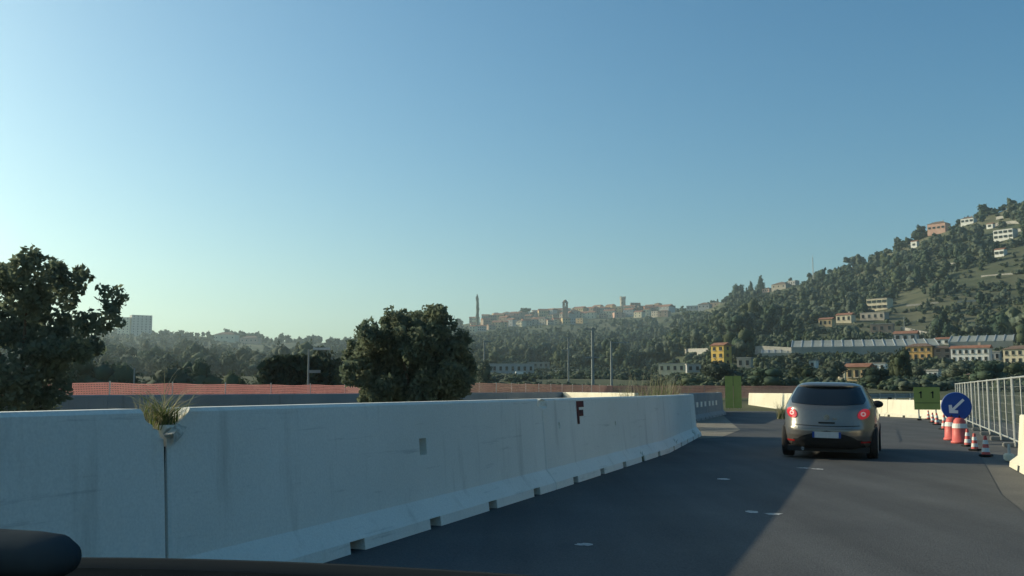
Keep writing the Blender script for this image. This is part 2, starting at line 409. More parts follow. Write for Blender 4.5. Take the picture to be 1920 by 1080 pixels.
def on_wall(px, py, i):
    """local (y, z) on the road face of module i for a sight line"""
    p0, p1 = Vector((*JOINTS[i], 0)), Vector((*JOINTS[i + 1], 0)); d = (p1 - p0).normalized(); nrm = Vector((d.y, -d.x, 0))
    o = p0 - nrm * .18; r_ = ray(px, py); t = (o - Vector((0, 0, HC))).dot(nrm) / r_.dot(nrm); q = Vector((0, 0, HC)) + r_ * t
    return (q - p0).dot(d), q.z
LB = ['pale concrete barrier behind the car windscreen line, out of the shade of the cracked joint',
      'weathered concrete barrier beside the dashboard, its far end chipped under a grass tuft',
      'long concrete barrier with a rectangular socket in its face, after the tuft of grass',
      'shaded concrete barrier painted with a dark red letter F',
      'last shaded concrete barrier before the gap in the bend']
for i in range(1, 6):
    p0, p1 = JOINTS[i], JOINTS[i + 1]; L = math.dist(p0, p1) - .024; cs = []
    if i == 2:
        cs.append(rough_ball(.24, (-.24, L + .03, 1.16), 2.0, sc=(1.3, 1.05, .62)))
        cs.append(rough_ball(.09, (-.17, L - .03, 1.02), 5.0, sc=(.8, 1, .6)))
        y, z = on_wall(152, 900, i); cs.append(rough_ball(.017, (-.19, y, z), 1.0))
    if i == 3:
        cs.append(rough_ball(.27, (-.26, -.02, 1.17), 9.0, sc=(1.2, 1.0, .55)))
        cs.append(rough_ball(.10, (-.15, .03, 1.00), 4.0, sc=(.7, .9, .45)))
        y, z = on_wall(790, 840, i); cs.append(boxm((-.2, y, z), (.16, .15, .155)))
        y, z = on_wall(450, 868, i); cs.append(rough_ball(.018, (-.19, y, z), 3.0, sc=(1, .7, 1.4)))
        y, z = on_wall(1005, 763, i); cs.append(rough_ball(.13, (-.17, L + .0, 1.10), 11.0, sc=(.8, 1.5, .7)))
    if i == 4:
        cs.append(rough_ball(.11, (-.17, .02, 1.09), 12.0, sc=(.8, 1.6, .7)))
        for px, py in ((1152, 795), (1047, 800)):
            y, z = on_wall(px, py, i); cs.append(rough_ball(.03, (-.18, y, z), px, sc=(1, 1.5, 1.6)))
        cs.append(rough_ball(.07, (-.2, L, 1.12), 21.0, sc=(1, 1.6, 1)))
    t, L = place_barrier(p0, p1, LB[i - 1], cutters=cs or None, gap=.012 if i != 2 else .014)
    if i == 3:       # pale fracture faces of the broken corner
        MB().add([(-.10, -.055, 1.00), (-.14, .02, 1.02), (-.16, .14, 1.035), (-.155, .02, .93), (-.19, -.03, .99), (-.2, .09, 1.06), (-.135, .07, .985)],
                 [(0, 1, 3), (1, 2, 6), (1, 6, 3), (0, 4, 1), (1, 4, 5), (1, 5, 2)]).build('broken_edge', M_FRACT, t)
    if i == 4:
        y, z = on_wall(1087, 774, i)
        mb = MB()
        def plate(y0, y1, z0, z1):
            X = lambda zz: -(.135 + (zz - .25) / .875 * .06) + .005
            mb.add([(X(z0), y0, z0), (X(z0), y1, z0), (X(z1), y1, z1), (X(z1), y0, z1)], [(0, 1, 2, 3)])
        plate(y - .17, y - .05, z - .17, z + .16); plate(y - .05, y + .22, z + .07, z + .16); plate(y - .05, y + .17, z - .06, z + .03)
        lt = mb.build('painted_letter', mat('dark_red_paint', (.14, .018, .018), (.05, .012, .014), scale=9, rough=.7), t)
        lt['label'] = 'dark red painted letter F'
# second run beyond the gap: dark faces seen past the end of the first
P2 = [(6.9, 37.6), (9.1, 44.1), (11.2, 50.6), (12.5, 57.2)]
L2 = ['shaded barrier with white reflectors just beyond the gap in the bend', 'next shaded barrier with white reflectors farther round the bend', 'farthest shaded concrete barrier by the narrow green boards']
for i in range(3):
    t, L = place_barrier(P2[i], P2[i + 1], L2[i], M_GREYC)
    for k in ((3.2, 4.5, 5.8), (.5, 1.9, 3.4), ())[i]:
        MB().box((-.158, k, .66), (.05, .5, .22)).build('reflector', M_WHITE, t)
# far side of the works, behind the median
far_dir = Vector((math.sin(R(20)), math.cos(R(20)), 0)); nrm = Vector((far_dir.y, -far_dir.x, 0))
base = -nrm * 17 + far_dir * 5
FAR_SEEN = ['beside the big hazy tree', 'next but one to the big hazy tree', 'below the lamp post with the cross arm', 'just before the round bush', 'behind the round bush', 'just past the round bush', 'below the slim pole past the round bush', 'beyond the slim pole', 'near the end of the red netting', 'at the far end of the row']
for k in range(10):
    a = base + far_dir * 6.8 * k; b = a + far_dir * 6.8
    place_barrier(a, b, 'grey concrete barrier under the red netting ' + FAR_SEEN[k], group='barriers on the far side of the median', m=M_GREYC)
for k, (a, b) in enumerate((((3.0, 62), (4.0, 55.3)), ((4.0, 55.3), (4.9, 48.6)), ((4.9, 48.6), (5.7, 41.9)))):
    place_barrier(b, a, 'sunlit cream barrier behind the dark letter F, ' + ('farthest one', 'middle one', 'one nearest the weeds')[k], M_CREAM, group='sunlit barriers behind the first row')
RB = [(18.9, 40.6), (18.2, 47.3), (17.5, 54.0), (16.9, 60.6), (16.3, 67.3)]
RL = ['low sunlit cream barrier behind the green sign board', 'low sunlit cream barrier beside the wing mirror of the grey car', 'cream sunlit barrier hidden mostly behind the grey car', 'cream sunlit barrier between the grey car and the narrow green boards']
for i in range(4):
    place_barrier(RB[i + 1], RB[i], RL[i], M_CREAM, .82 if i < 2 else 1.08, group='cream barriers along the outside of the bend')
place_barrier((8.27, 16.2), (5.97, 10.0), 'cream concrete barrier end beside the last fence panel', M_CREAM, .86)

# ------------------------------------------------------------------ weeds
M_BLADE = mat('grass_blades', (.10, .15, .04), (.17, .19, .07), scale=3, rough=.7, trans=.35)
M_STRAW = mat('dry_stalks', (.36, .33, .19), (.45, .40, .26), scale=4, rough=.8, trans=.25)
def blades(name, m, n, r, h, lean, parent, wid=.006, seed=0, zig=.0):
    rg = random.Random(seed); mb = MB()
    for _ in range(n):
        a = rg.uniform(0, 6.283); x0, y0 = rg.gauss(0, r * .25), rg.gauss(0, r * .25); ht = h * rg.uniform(.45, 1); ln = lean * rg.uniform(.2, 1.1); w = wid * rg.uniform(.6, 1.4)
        dx, dy = math.cos(a), math.sin(a); V = []
        for i in range(5):
            t = i / 4; k = ln * ht * t ** 1.9; z = ht * (t - min(.32 * ln, .5) * t ** 2.4); ww = w * (1 - t * .9)
            V += [(x0 + dx * k - dy * ww, y0 + dy * k + dx * ww, z), (x0 + dx * k + dy * ww, y0 + dy * k - dx * ww, z)]
        mb.add(V, [(2 * i, 2 * i + 1, 2 * i + 3, 2 * i + 2) for i in range(4)])
    return mb.build(name, m, parent)
def weed(p, r, h, label, n=40, straw=12, seed=0, lean=.8, group=None, wid=.006):
    t = thing('weed', label, 'weed', p, 0, group)
    blades('leaves', M_BLADE, n, r, h, lean, t, wid, seed); blades('stalk', M_STRAW, straw, r, h * 1.25, lean * .9, t, wid * .7, seed + 50)
    return t
j = Vector((-1.911, 5.79, 0)); nn = Vector((.936, -.35, 0))
t_ = weed(j - nn * .29 + Vector((.03, .07, 1.03)), .17, .34, 'tuft of pale grass growing from the chipped barrier joint', 64, 30, 3, 1.5, wid=.007)
blades('long_stalk', M_STRAW, 16, .10, .50, 1.5, t_, .004, 91); blades('broad_leaf', M_STRAW, 14, .10, .34, 1.7, t_, .011, 17)
weed(j - nn * .28 + Vector((-.04, -.08, 1.05)), .12, .24, 'low bent dry grass drooping over the chipped barrier joint', 16, 30, 8, 1.15, wid=.004)
for k, (px, py, h, lab) in enumerate([(1043, 908, .17, 'dark weed at the barrier foot below the letter F'), (1060, 903, .14, 'short weed beside the darker one at the barrier foot'), (1200, 866, .2, 'small weed at the barrier foot under the last joint'),
                                  (1262, 842, .26, 'bushy weed at the foot of the last shaded barrier'), (1298, 824, .26, 'weed at the barrier foot where the first row ends')]):
    q = gnd(px, py); weed(Vector((q.x + .02, q.y, .012)), .09, h, lab, 26, 5, 20 + k, .6, 'weeds along the barrier foot', .009)
for k, (px, Y, h, lab) in enumerate([(1215, 31, 1.75, 'tall yellowish weeds rising over the barrier near its last joint'), (1238, 32, 1.9, 'tall green weeds rising over the barrier near its end'), (1258, 33, 1.65, 'low green weeds rising over the barrier end'), (1170, 40, 1.6, 'dry brown weeds behind the sunlit barriers')]):
    X = (px - 960) / F * Y; weed((X, Y, -.01), .8, h, lab, 90, 60, 40 + k, .4, 'weeds behind the barrier', .018)
q = gnd(1466, 786); weed((q.x, q.y, .01), .4, .75, 'brown dried weed at the barrier foot by the grey car', 60, 70, 77, .9, None, .02)

# ------------------------------------------------------------------ near trees
M_LEAF_A = mat('grey_green_leaves', (.13, .17, .12), (.20, .23, .155), scale=1.3, rough=.75, trans=.5, detail=3, spec=.2)  # leaf colour lightened to stand in for windscreen glare
M_LEAF_B = mat('olive_leaves', (.115, .155, .11), (.19, .215, .14), scale=1.6, rough=.75, trans=.45, detail=3, spec=.2)  # lightened too, the glare over the bush is put into its colour
def near_tree(name, label, lobes_px, Y, n, leaf, m, stems, seed=0, depthk=.8):
    lob = []
    rg = random.Random(seed); base = None
    for px, py, rp in lobes_px:
        r_ = rp / F * Y; yy = Y + rg.uniform(-depthk, depthk); p = at(px, py, yy); lob.append((p.x, p.y, p.z, r_))
    cx = sum(l[0] for l in lob) / len(lob); cy = Y
    t = thing(name, label, 'tree' if name == 'tree' else 'bush', (cx, cy, -.02))
    lob = [(a - cx, b - cy, c + .02, d) for a, b, c, d in lob]
    C = lobes_cloud(lob, n, sub=16, subr=.36, shell=.40, top=.76); C = C[C[:, 2] > .03]
    V, Q = quads_cloud(C, leaf); link('crown', np_mesh('crown', V, Q, m), None, t)
    for k in range(stems):
        l = lob[rg.randrange(len(lob))]; bx, by = rg.uniform(-.35, .35), rg.uniform(-.3, .3)
        mid = (bx * .6 + l[0] * .4 + rg.uniform(-.1, .1), by * .6 + l[1] * .4, l[2] * .55)
        MB().tube([(bx, by, -.05), (bx * 1.1, by * 1.1, .3), mid, (l[0], l[1], l[2])], [.085, .07, .05, .015], 7).build('trunk', M_WOOD, t, smooth=True)
    return t
near_tree('tree', 'large hazy tree with a broken leafy crown at the edge of the frame', [(20, 520, 46), (68, 512, 50), (128, 530, 50), (207, 556, 30), (205, 600, 27), (172, 610, 36), (100, 585, 62), (30, 600, 66), (-60, 545, 80), (-60, 640, 95), (-150, 600, 100), (60, 665, 66), (128, 660, 46), (20, 725, 66), (88, 720, 50), (175, 650, 26), (-50, 720, 80), (60, 760, 60), (110, 640, 50), (50, 560, 50)],
          18.5, 24000, .08, M_LEAF_A, 7, 4, 1.1)
near_tree('bush', 'large round dark bush rising behind the barrier before the red netting', [(745, 622, 50), (812, 614, 52), (705, 622, 36), (672, 660, 32), (668, 700, 30), (735, 596, 28), (815, 588, 26), (780, 640, 50), (875, 690, 24), (720, 745, 40), (690, 735, 30), (850, 655, 44), (700, 648, 50), (685, 690, 42), (760, 680, 78), (832, 700, 58), (722, 722, 48), (800, 738, 48), (858, 720, 34), (778, 606, 36), (700, 715, 34), (760, 760, 50), (830, 760, 46), (800, 650, 60)],
          25.5, 40000, .08, M_LEAF_B, 5, 9, .9)

# ------------------------------------------------------------------ distant crowns
M_TREES = [mat('dark_tree_leaves', (.042, .070, .050), (.078, .105, .068), scale=2.2, rough=.85, trans=.15, rnd=.3, spec=.1),
           mat('olive_tree_leaves', (.062, .086, .052), (.105, .122, .072), scale=2.2, rough=.85, trans=.15, rnd=.3, spec=.1),
           mat('grey_tree_leaves', (.078, .104, .080), (.128, .145, .104), scale=2.2, rough=.85, trans=.15, rnd=.25, spec=.1)]
def unit_crown(seed, n, leaf, shape):
    """unit tree: 0..1 high, about 1 wide"""
    rg = random.Random(seed)
    core = [(0, 0, .06 + .07 * k, .035) for k in range(10)]
    if shape == 'cypress': lob = [(0, 0, .1 + .1 * k, .13 + .12 * math.sin(.5 + k * .27)) for k in range(9)]
    elif shape == 'conifer': lob = [(rg.uniform(-.05, .05), rg.uniform(-.05, .05), .1 + .1 * k, .40 * (1 - k / 9.6)) for k in range(9)]
    elif shape == 'umbrella': lob = [(.32 * math.cos(a), .32 * math.sin(a), .72 + rg.uniform(-.04, .05), .2) for a in (k * .9 for k in range(7))] + [(0, 0, .78, .22)] + core
    elif shape == 'tall': lob = [(rg.uniform(-.2, .2), rg.uniform(-.2, .2), rg.uniform(.25, .8), rg.uniform(.18, .26)) for _ in range(9)]
    else: lob = [(rg.uniform(-.27, .27), rg.uniform(-.27, .27), rg.uniform(.28, .72), rg.uniform(.2, .29)) for _ in range(8)] + [(0, 0, .45, .33)]
    C = lobes_cloud(lob, n, sub=9, subr=.42, shell=.45); C[:, 2] = np.clip(C[:, 2], .02, 1.05)
    V, Q = quads_cloud(C, leaf)
    # solid cores so that crowns stay opaque
    Vs, Qs = [V], [Q]; k = len(V)
    bm = bmesh.new(); bmesh.ops.create_icosphere(bm, subdivisions=1, radius=1); iv = np.array([v.co for v in bm.verts]); it = np.array([[v.index for v in f.verts] for f in bm.faces]); bm.free()
    T = []
    for l in lob:
        w = iv * (l[3] * .8) * NR.uniform(.8, 1.15, (len(iv), 1)) + np.array(l[:3]); Vs.append(w); T.append(it + k); k += len(w)
    return np.concatenate(Vs), Q, np.concatenate(T)
def crown_mesh(name, data, m):
    V, Q, T = data; me = bpy.data.meshes.new(name); me.vertices.add(len(V)); me.vertices.foreach_set('co', np.asarray(V, dtype=np.float32).ravel())
    loops = np.concatenate([Q.ravel(), T.ravel()]).astype(np.int32); me.loops.add(len(loops)); me.loops.foreach_set('vertex_index', loops)
    st = np.concatenate([np.arange(len(Q)) * 4, len(Q) * 4 + np.arange(len(T)) * 3]).astype(np.int32)
    me.polygons.add(len(st)); me.polygons.foreach_set('loop_start', st); me.update(calc_edges=True); me.materials.append(m); return me
HI = {s: [crown_mesh('crown', unit_crown(100 + 7 * k + i * 31, 2200, .045, s), M_TREES[(k + i) % 3]) for k in range(3)] for i, s in enumerate(('round', 'tall', 'cypress', 'conifer', 'umbrella'))}
LOD = [[crown_mesh('hill_tree', unit_crown(300 + k + 10 * mi, 300, .085, ('round', 'round', 'round', 'tall', 'umbrella', 'conifer')[k]), M_TREES[mi]) for k in range(6)] for mi in range(3)]
TRUNK = MB().tube([(0, 0, -.06), (.01, 0, .15), (-.01, .01, .35), (.02, 0, .6)], [.045, .035, .03, .012], 6).mesh('trunk'); TRUNK.materials.append(M_WOOD)
def tree(px, py, wpx, hpx, shape, label, group=None, var=0, Y=None, name='tree', cat='tree'):
    p = hit(px, py) if Y is None else None
    if p is None:
        Y = Y or 400; p = at(px, py, Y); p.z = min(zt(p.x, p.y), p.z) if Y < 60 else zt(p.x, p.y)
    k = p.y / F; t = thing(name, label, cat, (p.x, p.y, p.z - .3), RNG.uniform(0, 6.28), group)
    c = link('crown', HI[shape][var % 3], None, t); c.scale = (wpx * k, wpx * k, hpx * k + .3)
    q = link('trunk', TRUNK, None, t); q.scale = (hpx * k, hpx * k, hpx * k + .3)
    return t

# ------------------------------------------------------------------ houses
HB = []
def reg(p, w, h):
    px, py = proj(p); k = F / p[1]; HB.append((px - w * k / 2, px + w * k / 2, py - h * k, py - h * k * .2, math.hypot(p[0], p[1])))
WALLS = {'cream': ((.60, .52, .36), (.66, .59, .43)), 'white': ((.70, .69, .64), (.78, .77, .72)), 'yellow': ((.58, .38, .09), (.64, .44, .13)), 'orange': ((.62, .36, .12), (.68, .42, .16)),
         'pink': ((.50, .30, .23), (.56, .36, .28)), 'grey': ((.34, .34, .33), (.42, .42, .40)), 'ochre': ((.50, .36, .19), (.57, .43, .25)), 'brown': ((.28, .20, .15), (.34, .26, .20)), 'stone': ((.36, .32, .26), (.45, .40, .33))}
def wallm(c): return mat(c + '_render', *WALLS[c], scale=.5, rough=.92, coords='Object', detail=6)
M_TILE = mat('terracotta_roof', (.24, .105, .065), (.34, .17, .11), scale=1.2, rough=.9)
M_TILE_B = mat('brown_roof', (.15, .10, .075), (.22, .15, .11), scale=1.2, rough=.9)
M_FLAT = mat('flat_roof_screed', (.33, .31, .28), (.42, .40, .36), scale=.7, rough=.95)
M_PANE = mat('dark_window_glass', (.02, .022, .025), rough=.15, spec=.5)
M_SHUT = mat('green_shutter', (.035, .06, .045), rough=.7)
def house(p, w, d, h, rz, col, roof, label, group=None, wins=None, cat='house', name='house', detail=True, sidewins=0):
    """front face towards local -Y; wins = (columns, rows)"""
    t = thing(name, label, cat, p, rz, group); sink = 2.5; reg(p, w, h)
    MB().box((0, 0, (h - sink) / 2), (w, d, h + sink)).build('wall', wallm(col), t)
    e = .35
    if roof == 'gable':
        rh = d * .24; mb = MB(); mb.prism([(-d / 2 - e, h - .05), (d / 2 + e, h - .05), (0, h + rh)], -w / 2 - e, w / 2 + e)
        mb.v = [(y, -x, z) for x, y, z in mb.v]; rf = mb.build('roof', M_TILE if hash(label) % 3 else M_TILE, t)
    elif roof == 'hip':
        rh = min(w, d) * .22; a, b = w / 2 + e, d / 2 + e; k = max(w - d, 0) / 2 + .3
        rf = MB().add([(-a, -b, h - .03), (a, -b, h - .03), (a, b, h - .03), (-a, b, h - .03), (-k, 0, h + rh), (k, 0, h + rh)], [(0, 1, 5, 4), (1, 2, 5), (2, 3, 4, 5), (3, 0, 4), (3, 2, 1, 0)]).build('roof', M_TILE_B, t)
    else:
        rf = MB().box((0, 0, h + .1), (w + .3, d + .3, .26)).build('roof', M_FLAT, t)
    if detail and w > 7 and roof != 'flat':
        MB().box((w * .22, d * .1, h + d * .2), (.7, .7, 1.6)).build('chimney', wallm('stone'), rf)
    if wins:
        nc, nr = wins; fl = h / nr; me = None
        ww, wh = min(1.15, w / nc * .42), min(1.6, fl * .5); shut = detail and col in ('yellow', 'orange', 'cream', 'white', 'pink') and w / nc > 2.6
        if shut: sh = MB().box((0, 0, 0), (ww * .5, .05, wh)).mesh('shutter'); sh.materials.append(M_SHUT if col != 'orange' else M_TILE_B)
        for r_ in range(nr):
            for c_ in range(nc):
                x = -w / 2 + w * (c_ + .5) / nc; z = fl * (r_ + .52)
                if me is None:
                    mb = MB().box((0, .0, 0), (ww, .16, wh)); me = mb.mesh('window'); me.materials.append(M_PANE)
                    ms = MB().box((0, -.05, -wh / 2 - .09), (ww + .3, .34, .12)).mesh('sill'); ms.materials.append(wallm('stone'))
                o = link('window', me, None, t, (x, -d / 2 - .01, z))
                if detail:
                    link('sill', ms, None, o)
                    if shut:
                        for sx in (-1, 1): link('shutter', sh, None, o, (sx * ww * .78, -.09, 0))
        for c_ in range(sidewins):
            for r_ in range(nr):
                y = -d / 2 + d * (c_ + .5) / sidewins
                for sx in (-1, 1):
                    o = link('window', me, None, t, (sx * (w / 2 + .01), y, fl * (r_ + .52))); o.rotation_euler = (0, 0, sx * R(90))
    return t
def house_px(px, py, wpx, hpx, dk, col, roof, label, rz=None, group=None, wins=None, **kw):
    p = hit(px, py) or at(px, py, 900); k = p.y / F
    az = math.atan2(p.x, p.y)
    return house(p, wpx * k, wpx * k * dk, hpx * k, -az + (rz or 0), col, roof, label, group, wins, **kw)

HG = 'houses in the valley'
# rz < 0 turns the front towards the sun
house_px(1353, 686, 29, 38, .8, 'yellow', 'gable', 'tall narrow yellow house with a shaded flank above the bend', R(-38), HG, (2, 3), sidewins=1)
house_px(1727, 674, 46, 24, .6, 'orange', 'hip', 'orange house with a brown roof between the greenhouses', R(-14), HG, (4, 2))
house_px(1766, 674, 30, 21, .7, 'brown', 'hip', 'dark brown annex beside the orange house', R(10), HG, (2, 2))
house_px(1822, 680, 66, 27, .35, 'white', 'gable', 'long white house with a row of dark windows', R(-14), HG, (6, 2))
house_px(1866, 676, 20, 16, .8, 'grey', 'flat', 'small grey outhouse beside the long white house', R(-10), HG, (2, 1))
house_px(1912, 683, 46, 28, .7, 'cream', 'hip', 'cream house with a brown roof at the edge of the frame', R(-16), HG, (4, 2))
house_px(1263, 698, 50, 15, .5, 'cream', 'flat', 'low flat cream building above the red netting', R(-16), HG, (4, 1))
house_px(1300, 698, 26, 14, .6, 'grey', 'flat', 'low grey shed beside the flat cream building', R(10), HG, (2, 1))
house_px(1582, 712, 14, 30, 1.2, 'cream', 'flat', 'narrow cream house end above the roof of the grey car', R(-30), HG, (1, 2))
house_px(1612, 714, 40, 26, .7, 'ochre', 'gable', 'house with a brown tiled roof behind the grey car', R(-20), HG, (3, 1))
house_px(1645, 695, 34, 13, .5, 'white', 'flat', 'low white building beside the brown tiled roof', R(-16), HG, (3, 1))
house_px(1526, 690, 13, 13, 1, 'white', 'flat', 'little white hut among the dark trees', R(-25), HG, (1, 1))
house_px(1748, 710, 28, 14, .7, 'white', 'flat', 'small white house above the green sign board', R(-20), HG, (3, 1))
house_px(1838, 718, 32, 16, .7, 'cream', 'hip', 'small pale house behind the wire fence', R(-20), HG, (3, 1))
house_px(1650, 581, 40, 20, .6, 'cream', 'flat', 'cream two storey house standing alone on the slope', R(-26), HG, (4, 2))
house_px(1640, 600, 46, 13, .5, 'stone', 'flat', 'stone terrace building just below the cream house on the slope', R(-22), HG, (4, 1))
house_px(1655, 624, 40, 16, .5, 'brown', 'flat', 'brown ruined building below the stone terrace', R(-8), HG, (3, 1))
house_px(1586, 604, 30, 13, .6, 'cream', 'gable', 'small cream house beside the terrace on the slope', R(-26), HG, (3, 1))
house_px(1551, 612, 26, 13, .6, 'ochre', 'gable', 'small ochre house lower on the slope', R(-26), HG, (3, 1))
house_px(1761, 436, 34, 16, .7, 'pink', 'hip', 'pinkish villa with a wide roof on the ridge', R(-24), HG, (4, 1))
house_px(1817, 420, 24, 10, .7, 'white', 'hip', 'white villa under a dark roof near the top of the ridge', R(-24), HG, (3, 1))
house_px(1886, 449, 36, 18, .6, 'white', 'flat', 'white house with two balconies below the terraces', R(-24), HG, (4, 2))
house_px(1877, 481, 18, 13, .7, 'white', 'gable', 'bright white cottage below the balcony house', R(-28), HG, (2, 1))
house_px(1716, 465, 12, 12, .8, 'white', 'gable', 'tiny white hut below the ridge villa', R(-28), HG, (1, 1))
house_px(1858, 428, 12, 8, .8, 'white', 'gable', 'tiny white shed between the two white houses', R(-28), HG, (1, 1))
house_px(1700, 640, 40, 14, .6, 'grey', 'gable', 'grey roofed barn above the long greenhouse', R(-12), HG, (3, 1))
house_px(1770, 646, 26, 10, .6, 'white', 'gable', 'small whitewashed barn above the orange house', R(-16), HG, (2, 1))
house_px(1398, 690, 26, 18, .8, 'stone', 'flat', 'stone store beside the yellow house', R(-16), HG, (2, 1))
for k, (px, py, w, h, c, lab) in enumerate([(1299, 566, 20, 8, 'grey', 'lowest grey house on the skyline beyond the town'), (1322, 556, 22, 9, 'grey', 'grey skyline house halfway up to the conifers'), (1345, 550, 22, 8, 'brown', 'brown skyline house just before the pair of conifers'), (1466, 522, 30, 8, 'stone', 'long low stone house on the ridge past the conifers'), (1488, 519, 16, 8, 'grey', 'grey house beside the long stone one on the ridge'), (1440, 530, 16, 6, 'pink', 'small pink house by the conifers')]):
    house_px(px, py, w, h, .8, c, 'hip' if k % 2 else 'flat', lab, R(-15 - 5 * k), 'houses on the skyline', (3, 1), detail=False)
# blocks of flats far left
house_px(236, 630, 24, 34, .8, 'cream', 'flat', 'pale end of the hazy block of flats beside the big tree', R(-30), None, (3, 7), cat='block of flats', detail=False)
house_px(263, 630, 36, 38, .7, 'grey', 'flat', 'hazy grey block of flats with a stepped roof', R(10), None, (5, 8), cat='block of flats', detail=False)
house_px(425, 640, 40, 12, .6, 'cream', 'hip', 'hazy pale house on the low ridge beyond the trees', R(-20), None, (4, 1), detail=False)
house_px(470, 644, 34, 10, .6, 'pink', 'hip', 'hazy pink house on the low ridge beyond the trees', R(-20), None, (4, 1), detail=False)
# railway sheds in the valley floor
house_px(955, 700, 90, 17, .25, 'grey', 'flat', 'long low grey shed beside the slim pole', R(4), None, (8, 1), cat='shed', name='shed')
house_px(1010, 690, 40, 10, .4, 'stone', 'flat', 'short stone shed at the end of the long grey one', R(-6), None, (4, 1), cat='shed', name='shed')
def wall_px(pts, h, label, m, name='retaining_wall'):
    t = thing(name, label, 'wall', hit(*pts[0])); o = t.location.copy(); P = [hit(*p) - o for p in pts]; mb = MB()
    for a, b in zip(P, P[1:]):
        d = b - a; n = Vector((-d.y, d.x, 0)).normalized() * .25
        mb.add([a - n - Vector((0, 0, 2)), a + n - Vector((0, 0, 2)), b + n - Vector((0, 0, 2)), b - n - Vector((0, 0, 2)), a - n + Vector((0, 0, h)), a + n + Vector((0, 0, h)), b + n + Vector((0, 0, h)), b - n + Vector((0, 0, h))],
               [(0, 1, 2, 3), (4, 7, 6, 5), (0, 4, 5, 1), (1, 5, 6, 2), (2, 6, 7, 3), (3, 7, 4, 0)])
    mb.build('wall', m, t); return t
M_RW = mat('grey_stone_wall', (.25, .24, .22), (.34, .33, .30), scale=.8, rough=.95, detail=7)
for pts, h, lab in [([(1205, 668), (1260, 664), (1330, 666)], 2.6, 'long grey retaining wall before the yellow house'), ([(1376, 668), (1430, 664), (1492, 668)], 2.8, 'grey retaining wall between the yellow house and the greenhouse'),
                    ([(1868, 412), (1895, 408), (1925, 406)], 2.2, 'upper pale terrace wall near the ridge top'), ([(1866, 424), (1895, 420), (1925, 419)], 2.2, 'middle pale terrace wall near the ridge top'), ([(1890, 436), (1925, 433)], 2.0, 'lower pale terrace wall near the ridge top'),
                    ([(1040, 700), (1110, 698), (1200, 702)], 1.4, 'pale low wall across the valley floor'), ([(905, 684), (1000, 680), (1100, 683)], 1.2, 'faint wall along the railway'),
                    ([(1775, 496), (1815, 494)], .9, 'short terrace wall in the wooded slope'), ([(1795, 568), (1850, 564)], .9, 'short terrace wall low in the wooded slope'), ([(1580, 545), (1640, 538)], 1.0, 'low terrace wall above the cream house on the slope'), ([(1700, 575), (1760, 570)], 1.0, 'low terrace wall on the bare part of the slope'), ([(1480, 585), (1530, 580)], 1.0, 'terrace wall among the trees below the mast'), ([(1840, 520), (1900, 515)], 1.0, 'terrace wall below the white cottage'), ([(1690, 622), (1745, 634), (1790, 640)], 2.2, 'sloping ramp wall above the orange house')]:
    wall_px(pts, h, lab, M_RW)
# greenhouses
M_GLASS = mat('whitewashed_glass', (.30, .32, .29), (.38, .40, .37), scale=.25, rough=.9, trans=.15, spec=.1)
def greenhouse(px0, px1, py, hpx, depth, label, rz=0, bays=8):
    p = hit((px0 + px1) / 2, py); k = p.y / F; w = (px1 - px0) * k; h = hpx * k; az = math.atan2(p.x, p.y); reg(p, w, h)
    t = thing('greenhouse', label, 'greenhouse', p, -az + rz); e = h * .42
    MB().box((0, 0, (e - 4) / 2), (w, depth, e + 4)).build('wall', M_GLASS, t)
    bw = w / bays
    pm = MB().add([(-bw / 2 + .04, 0, 0), (bw / 2 - .04, 0, 0), (bw / 2 - .04, depth / 2, h - e), (-bw / 2 + .04, depth / 2, h - e), (bw / 2 - .04, depth, 0), (-bw / 2 + .04, depth, 0)], [(0, 1, 2, 3), (3, 2, 4, 5), (0, 3, 5), (1, 4, 2)]).mesh('roof_panel'); pm.materials.append(M_GLASS)
    rm = MB().tube([(0, -.05, .0), (0, depth / 2, h - e + .1), (0, depth + .05, 0)], .16, 4).mesh('rafter'); rm.materials.append(M_STEEL)
    for i in range(bays): link('roof_panel', pm, None, t, (-w / 2 + bw * (i + .5), -depth / 2, e))
    for i in range(bays + 1): link('rafter', rm, None, t, (-w / 2 + bw * i, -depth / 2, e))
    return t
greenhouse(1492, 1742, 664, 27, 26, 'very long whitewashed greenhouse across the foot of the hill', R(2), 14)
greenhouse(1790, 1896, 652, 23, 18, 'greenhouse with a pale roof above the long white house', R(-4), 7)
greenhouse(1430, 1486, 668, 12, 10, 'small low greenhouse beside the very long one', R(0), 5)

